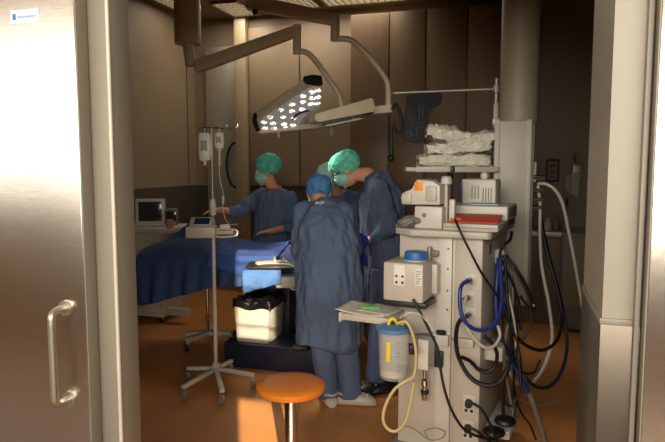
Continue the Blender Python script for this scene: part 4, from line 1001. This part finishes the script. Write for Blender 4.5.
def person(label, base, J, capm, gown_m, shoes_m, mask=True, hair=True):
    """J: world joints"""
    P = empty('person', label, 'person', base); B = V(base)
    hv = lambda n: V(J[n])
    side = V(J['side']); side.z = 0; side.normalize()
    m = MB(); H = hv('head'); M = hbasis(J['face'], J.get('hup', (0, 0, 1)))
    head_mb(m, H, M, J.get('hk', 1.0))
    m.cap(hv('neck'), H + M @ V((0, -.02, -.05)), .056, .052)
    chest = hv('chest'); pel = hv('pelvis'); neck = hv('neck'); mid = (chest + pel) / 2 + V(J.get('bow', (0, 0, 0)))
    m.loft([(pel - V((0, 0, .1)), .13, .085), (pel, .14, .09), (mid, .12, .085), (chest, .125, .075), (chest.lerp(neck, .6), .1, .06), (neck, .056, .052)], side)
    for s in ('l', 'r'):
        sh, el, wr = hv('sh' + s), hv('el' + s), hv('wr' + s)
        m.cap(chest.lerp(neck, .3), sh, .05, .048); m.cap(sh, el, .045, .038); m.cap(el, wr, .041, .028)
        hand_mb(m, wr, J['hd' + s], J.get('hn' + s, (0, 0, -1)), 1.0, J.get('curl', .5))
        hp, kn, an = hv('hp' + s), hv('kn' + s), hv('an' + s)
        m.cap(pel, hp, .07, .07); m.cap(hp, kn, .07, .055); m.cap(kn, an, .046, .026)
        td = V(J['toe' + s]).normalized(); m.cap(an + V((0, 0, -.048)) - td * .02, an + td * .06 + V((0, 0, -.066)), .03, .02)
    b = m.build('body', M_SKIN, P, True, B); remesh(b, .0065, 5)
    # eyes
    k = J.get('hk', 1.0)
    for s in (-1, 1):
        e = MB().sph(H + M @ (V((s * .031, .078, .018)) * k), .0135 * k, None, 16, 10).build('eye', mat('eye_white', (225, 220, 212), .3), P, True, B)
        MB().sph(H + M @ (V((s * .031, .0885, .018)) * k), .006 * k, None, 12, 8).build('iris', M_HAIR, e, True, B)
    # hair at the nape
    if hair:
        MB().sph(H + M @ (V((0, -.045, .0)) * k), (.072 * k, .062 * k, .06 * k), M).build('hair', M_HAIR, P, True, B)
    # cap
    cm = MB(); cs = J.get('cap', (.096, .118, .092)); co = J.get('capo', (0, -.022, .05))
    cm.sph(H + M @ (V(co) * k), [q * k for q in cs], M, 48, 30)
    zc_ = J.get('capcut', -.02)
    for v in cm.b.verts:                                # flatten the brim to a rim
        q = M.inverted() @ (v.co - H)
        lim = (zc_ - .05 * max(0, -q.y) / .1 + .085 * max(0, q.y) / .1) * k
        if q.z < lim:
            f = .93; q = V((q.x * f, q.y * f, lim - .012 * k + .1 * (q.z - lim))); v.co = H + M @ q
    c = cm.build('surgical_cap', capm, P, True, B)
    nr = [v.normal.copy() for v in c.data.vertices]
    for v, n in zip(c.data.vertices, nr): v.co += n * (.010 * noise.noise(v.co * 22) + .011 * abs(noise.noise(V((v.co.x * 46, v.co.y * 46, v.co.z * 30)))) - .004)
    if mask:
        mk = MB(); mk.sph(H + M @ (V((0, .026, -.034)) * k), (.077 * k, .104 * k, .066 * k), M, 36, 24)
        for v in mk.b.verts:
            q = M.inverted() @ (v.co - H)
            q.y -= .012 * k * max(0, (q.y / k - .08) / .05); q.z += .0025 * k * math.sin(q.z / k * 260); v.co = H + M @ q
            if q.y < .01 * k: q.y = .01 * k + .05 * (q.y - .01 * k); v.co = H + M @ q
        o = mk.build('face_mask', M_MASK, P, True, B)
        tm = MB()
        for s in (-1, 1): tm.tube([H + M @ (V((s * .07, .03, -.03)) * k), H + M @ (V((s * .088, -.02, -.005)) * k), H + M @ (V((s * .06, -.1, .0)) * k), H + M @ (V((0, -.125, .0)) * k)], .003, 6)
        tm.build('mask_tie', M_WHITE, P, True, B)
    # gown: torso, skirt and sleeves grown together
    g = MB(); G = J['gown']
    g.loft([(V(c_), w_, d_) for c_, w_, d_ in G], side, 36)
    for s in ('l', 'r'):
        sh, el, wr = hv('sh' + s), hv('el' + s), hv('wr' + s); e_ = el.lerp(wr, J.get('slv', .93))
        g.cap(chest.lerp(neck, .45), sh, .085, .078); g.cap(sh, el, .078, .066); g.cap(el, e_, .066, .045)
    gb = g.build('gown', gown_m, P, True, B); remesh(gb, .011, 8, gfold(.019))
    # trousers
    for s in ('l', 'r'):
        t = MB(); hp, kn, an = hv('hp' + s), hv('kn' + s), hv('an' + s)
        t.ring_tube([hp, hp.lerp(kn, .5), kn, kn.lerp(an, .5), an + V((0, 0, -.05))], [.1, .092, .084, .08, .074], 28)
        o = t.build('trouser_leg', gown_m, P, True, B); remesh(o, .011, 6, gfold(.007))
        # clog
        td = V(J['toe' + s]); td.z = 0; td.normalize(); fl_ = V((an.x, an.y, B.z))
        sd = td.cross(V((0, 0, 1))); MM = Matrix((sd, td, V((0, 0, 1)))).transposed()
        secs = [(-.085, .028, .05), (-.07, .042, .065), (-.03, .046, .07), (.01, .05, .078), (.06, .056, .084), (.11, .056, .075), (.15, .046, .058), (.178, .024, .036)]
        cm = MB(); rings = []
        for y, w, h in secs:
            r = []
            for q in range(20):
                a_ = 2 * PI * q / 20; cx_, cz_ = math.cos(a_), math.sin(a_)
                z = h * (.5 + .5 * cz_) if cz_ > -.4 else h * .28 * (1 + (cz_ + .4) * 1.6)
                r.append(cm.b.verts.new(fl_ + MM @ V((w * (abs(cx_) ** .7) * (1 if cx_ > 0 else -1), y, max(z, .0)))))
            rings.append(r)
        cm._skin(rings); sh_ = cm.build('clog', shoes_m, P, True, B)
        MB().tube([fl_ + MM @ V((.05, .0, .06)), fl_ + MM @ V((.05, -.05, .085)), fl_ + MM @ V((0, -.095, .09)), fl_ + MM @ V((-.05, -.05, .085)), fl_ + MM @ V((-.05, 0, .06))], .008, 8).build('heel_strap', shoes_m, sh_, True, B)
        hm = MB(); hc = M_WHITE if shoes_m is M_BLACK else M_GREYP
        for y, x in ((.07, -.025), (.07, .0), (.07, .025), (.1, -.03), (.1, 0), (.1, .03), (.13, -.016), (.13, .016), (.09, -.047), (.09, .047), (.12, .045), (.12, -.045), (.06, .05), (.06, -.05)):
            zz_ = .084 * math.sqrt(max(.05, 1 - (x / .06) ** 2)) - .06 * max(0, y - .08)
            hm.sph(fl_ + MM @ V((x, y, zz_ * .93 + (-.012 if abs(x) > .04 else 0))), .006, None, 8, 6)
        hm.build('vent_hole', hc, sh_, True, B)
        MB().cyl(fl_ + MM @ V((.052, 0, .06)), fl_ + MM @ V((.06, 0, .06)), .008, None, 12).build('strap_rivet', M_DARK, sh_, True, B)
    return P, H, M
# -- surgeon standing with the back to the doorway
def gnd(px, py): p = onz(px, py, 0); p.z = 0; return p
aL, aR = onz(329, 389, .1), onz(350, 390, .1)
b0 = V(((aL.x + aR.x) / 2, (aL.y + aR.y) / 2, 0)); dF = LK.dot(b0)
JF = dict(side=RT, head=at(318.5, 194, dF + .28), face=LK * .72 + V((0, 0, -.62)) - RT * .05, hup=LK * .5 + V((0, 0, 1)), neck=at(323, 203, dF + .2), chest=at(325, 222, dF + .12), pelvis=at(328, 268, dF + .0),
  shl=at(303, 213, dF + .15), ell=at(300, 250, dF + .1), wrl=at(322, 247, dF + .42), hdl=LK * .6 + RT * .6 + V((0, 0, -.2)),
  shr=at(345, 213, dF + .15), elr=at(353, 250, dF + .12), wrr=at(341, 246, dF + .45), hdr=LK * .7 - RT * .3 + V((0, 0, -.2)),
  hpl=at(319, 272, dF), knl=at(321, 335, dF - .01), anl=aL, hpr=at(339, 272, dF), knr=at(346, 335, dF - .01), anr=aR,
  toel=-RT * .25 + LK * .9, toer=RT * .95 - LK * .1, cap=(.1, .115, .098), capo=(0, -.03, .035), capcut=-.045, hk=.95,
  gown=[(at(328, 346, dF), .205, .14), (at(329, 342, dF), .225, .16), (at(329, 300, dF + .01), .225, .155), (at(327.5, 262, dF + .04), .215, .15), (at(325, 230, dF + .1), .2, .145), (at(324, 213, dF + .15), .165, .115), (at(323, 204, dF + .19), .095, .08), (at(322.5, 200, dF + .2), .07, .065)])
pF, HF, MF = person('masked person in a long blue gown and blue cap, seen from the back, white clogs', b0, JF, M_CAPB, M_GOWN, M_WHITE)
kt = at(320, 203, dF + .06)
tk = MB(); tk.sph(kt, (.008, .007, .007)); tk.tube([kt, kt - RT * .02 + V((0, -.004, .008)), kt - RT * .03 + V((0, 0, -.004)), kt], .004, 8); tk.tube([kt, kt + RT * .018 + V((0, -.004, .01)), kt + RT * .027, kt], .004, 8)
tk.tube([kt, kt + RT * .01 + V((0, 0, -.03)), kt - RT * .004 + V((0, 0, -.055))], .004, 8)
tk.build('gown_tie', M_WHITE, pF, True, pF.location)
# -- tall surgeon bending to the left
dS = 4.62
aL, aR = onz(376, 375, .08), onz(392, 378, .08)
aL = onz(376, 379, .1); aR = onz(391, 378, .1)
b1 = V(((aL.x + aR.x) / 2, (aL.y + aR.y) / 2, 0))
JS = dict(side=(LK * .75 - RT * .45), head=at(346, 170.5, dS + .12), face=-RT * .80 + V((0, 0, -.52)) + LK * .12, hup=V((0, 0, 1)) - RT * .5, neck=at(368, 174.5, dS + .06), chest=at(381, 194, dS + .03), pelvis=at(386, 262, dS),
  shl=at(379, 190, dS - .16), ell=at(391, 228, dS - .2), wrl=at(374, 239, dS - .12), hdl=-RT * .9 + LK * .2 + V((0, 0, -.1)), hnl=(0, 0, -1),
  shr=at(372, 194, dS + .2), elr=at(372, 230, dS + .26), wrr=at(358, 242, dS + .15), hdr=-RT * .9 + V((0, 0, -.2)),
  hpl=at(384, 268, dS - .09), knl=at(380, 325, dS - .1), anl=aL, hpr=at(390, 268, dS + .07), knr=at(392, 325, dS), anr=aR,
  toel=-RT * .75 - LK * .45, toer=-RT * .8 - LK * .35, cap=(.1, .132, .1), capo=(0, -.016, .046), hk=1.05, slv=.86,
  gown=[(at(386, 340, dS), .2, .15), (at(386, 335, dS), .215, .165), (at(386, 290, dS), .2, .155), (at(386, 255, dS), .195, .155), (at(384, 222, dS + .01), .2, .165), (at(381, 196, dS + .03), .2, .16), (at(376, 181, dS + .05), .15, .105), (at(371, 175, dS + .06), .078, .066)])
pS, HS, MS = person('tall masked person in a dark blue gown and bright green cap bending over the table', b1, JS, M_CAPG, M_GOWN2, M_BLACK, hair=False)
gl = MB(); k = 1.05
for s in (-1, 1):
    c = [HS + MS @ (V((s * .034 + .026 * math.cos(a), .098, .016 + .019 * math.sin(a))) * k) for a in [2 * PI * i / 12 for i in range(13)]]
    gl.tube(c, .0035, 6, 2); gl.tube([HS + MS @ (V((s * .06, .095, .018)) * k), HS + MS @ (V((s * .082, .05, .014)) * k), HS + MS @ (V((s * .085, -.01, .01)) * k)], .0035, 6)
gl.tube([HS + MS @ (V((-.01, .1, .02)) * k), HS + MS @ (V((.01, .1, .02)) * k)], .0035, 6)
gl.build('eyeglasses', M_DARK, pS, True, pS.location)
# -- third surgeon behind
dT = 5.66
b2 = at(338, 380, dT); b2.z = 0
JT = dict(side=-RT, head=at(327, 179, dT - .22), face=-LK * .8 + V((0, 0, -.6)) - RT * .05, hup=V((0, 0, 1)) - LK * .5, neck=at(335, 190, dT - .1), chest=at(338, 204, dT - .03), pelvis=at(338, 252, dT + .05),
  shl=at(356, 200, dT - .04), ell=at(362, 230, dT - .12), wrl=at(350, 244, dT - .33), hdl=-LK + V((0, 0, -.2)),
  shr=at(319, 200, dT - .04), elr=at(318, 230, dT - .12), wrr=at(328, 244, dT - .33), hdr=-LK + V((0, 0, -.2)),
  hpl=at(346, 258, dT + .05), knl=at(345, 300, dT + .05), anl=at(345, 337, dT + .05), hpr=at(330, 258, dT + .05), knr=at(331, 300, dT + .05), anr=at(331, 337, dT + .05),
  toel=-LK + RT * .2, toer=-LK - RT * .2, cap=(.098, .118, .1), capo=(0, -.0, .05),
  gown=[(at(338, 310, dT + .05), .22, .15), (at(338, 306, dT + .05), .23, .16), (at(338, 270, dT + .05), .21, .15), (at(338, 240, dT + .03), .2, .145), (at(338, 212, dT), .2, .14), (at(337, 200, dT - .04), .17, .11), (at(336, 192, dT - .08), .08, .07)])
for kk in ('anl', 'anr'): JT[kk].z = .08
person('masked person with a pale green cap, mostly hidden between the two bending figures', b2, JT, M_CAPL, M_GOWN, M_WHITE)
# -- woman at the far side of the table
dW = 5.72
b3 = at(271, 360, dW); b3.z = 0
JW = dict(side=(-RT * .86 + LK * .5), head=at(265, 172.5, dW), face=-RT * .92 - LK * .25 + V((0, 0, -.28)), hup=(0, 0, 1), neck=at(272, 187.5, dW + .03), chest=at(273, 201, dW + .02), pelvis=at(271, 252, dW + .03),
  shr=at(257, 198.5, dW + .15), elr=at(238, 212, dW + .0), wrr=at(219, 210, dW - .16), hdr=-RT * .95 - LK * .35 + V((0, 0, -.1)),
  shl=at(290, 200, dW - .04), ell=at(292, 226, dW - .1), wrl=at(272, 231, dW - .3), hdl=-RT * .95 - LK * .2 + V((0, 0, -.06)),
  hpl=at(279, 260, dW + .03), knl=at(279, 300, dW + .03), anl=at(279, 336, dW + .03), hpr=at(264, 260, dW + .03), knr=at(264, 300, dW + .03), anr=at(264, 336, dW + .03),
  toel=-LK - RT * .3, toer=-LK - RT * .5, cap=(.122, .13, .112), capo=(0, -.05, .062), slv=.45, hk=1.0,
  gown=[(at(271, 305, dW + .03), .2, .15), (at(271, 300, dW + .03), .21, .16), (at(271, 265, dW + .03), .19, .15), (at(271, 240, dW + .03), .185, .145), (at(272, 212, dW + .02), .19, .14), (at(272.5, 199, dW + .02), .17, .11), (at(273, 190, dW + .03), .085, .075)])
for kk in ('anl', 'anr'): JW[kk].z = .08
pW, HW, MW = person('masked person in green bouffant cap reaching across the far side of the table', b3, JW, M_CAPG, M_GOWN, M_WHITE, hair=False)
nk = at(273.5, 187.8, dW + .03)
cr = MB(); cr.tube([nk + V((-.0 + .066 * math.cos(a), .066 * math.sin(a), .012 * math.sin(a))) for a in [2 * PI * i / 14 for i in range(15)]], .011, 10, 3); cr.build('red_collar', M_RED, pW, True, pW.location)

q0 = at(361, 231, 4.42)
tm = MB().grid(14, 18, lambda u, v: V((-.035 + .075 * u + .012 * math.sin(v * 9), .012 * math.sin(u * 12 + v * 5), -.24 * v - .03 * u)), .005)
o = tm.build('blue_towel', mat('violet_towel', (58, 66, 168), .8, 0, .2, 12, .5, 30)); o.location = q0; o.rotation_euler = (0, 0, T); tag(o, 'crumpled violet blue towel hanging between the two bending masked figures', 'towel')
# ================================================================ LIGHT
w = bpy.data.worlds.new('world'); SC.world = w; w.use_nodes = True
bg = w.node_tree.nodes['Background']
bg.inputs['Color'].default_value = lin((255, 250, 244)); bg.inputs['Strength'].default_value = SKY
def light(name, kind, loc, rot, energy, col, **k):
    l = bpy.data.lights.new(name, kind); l.energy = energy; l.color = col
    for a, b in k.items(): setattr(l, a, b)
    o = bpy.data.objects.new(name, l); COL.objects.link(o); o.location = loc; o.rotation_euler = rot; return o
az = (-RT * .165 + LK).normalized(); EL_ = math.radians(19)
dirv = az * math.cos(EL_) - V((0, 0, 1)) * math.sin(EL_)
sun = light('sun', 'SUN', (0, -10, 5), dirv.to_track_quat('-Z', 'Y').to_euler(), SUN_E, (1, .86, .62), angle=math.radians(.35))
# daylight portals in the window openings
for a, b, z0, z1 in ((WA[0], WA[1], WA[2], WA[3]), (WB[0], WB[1], .9, 3.7)):
    p = light('daylight_portal', 'AREA', ((a + b) / 2, WY - .12, (z0 + z1) / 2), (PI / 2, 0, 0), 1, (1, 1, 1), shape='RECTANGLE', size=b - a, size_y=z1 - z0)
    p.data.cycles.is_portal = True
for a, b, z0, z1 in (WC, WD):
    light('fill_lamp', 'AREA', ((a + b) / 2, WY - .04, (z0 + z1) / 2), (-PI / 2, 0, PI), FILL_W * (b - a) * (z1 - z0), (1, .94, .84), shape='RECTANGLE', size=b - a, size_y=z1 - z0)  # added area lamps, brighten the room through the doorway
# surgical lamp light onto the field
fld = at(345, 238, 4.75)
s0 = pp(292, 115) + hn * .12
light('surgical_spot', 'SPOT', s0, (fld - s0).to_track_quat('-Z', 'Y').to_euler(), SPOT_W, (1, .93, .82), spot_size=math.radians(80), spot_blend=.7, shadow_soft_size=.2)
vs = SC.view_settings; vs.view_transform = 'Standard'; vs.look = 'None'; vs.gamma = 1; vs.exposure = EXPO; vs.use_curve_mapping = False
SC.cycles.max_bounces = 8; SC.cycles.use_denoising = True; SC.cycles.caustics_reflective = False; SC.cycles.caustics_refractive = False
SC.cycles.sample_clamp_indirect = 6
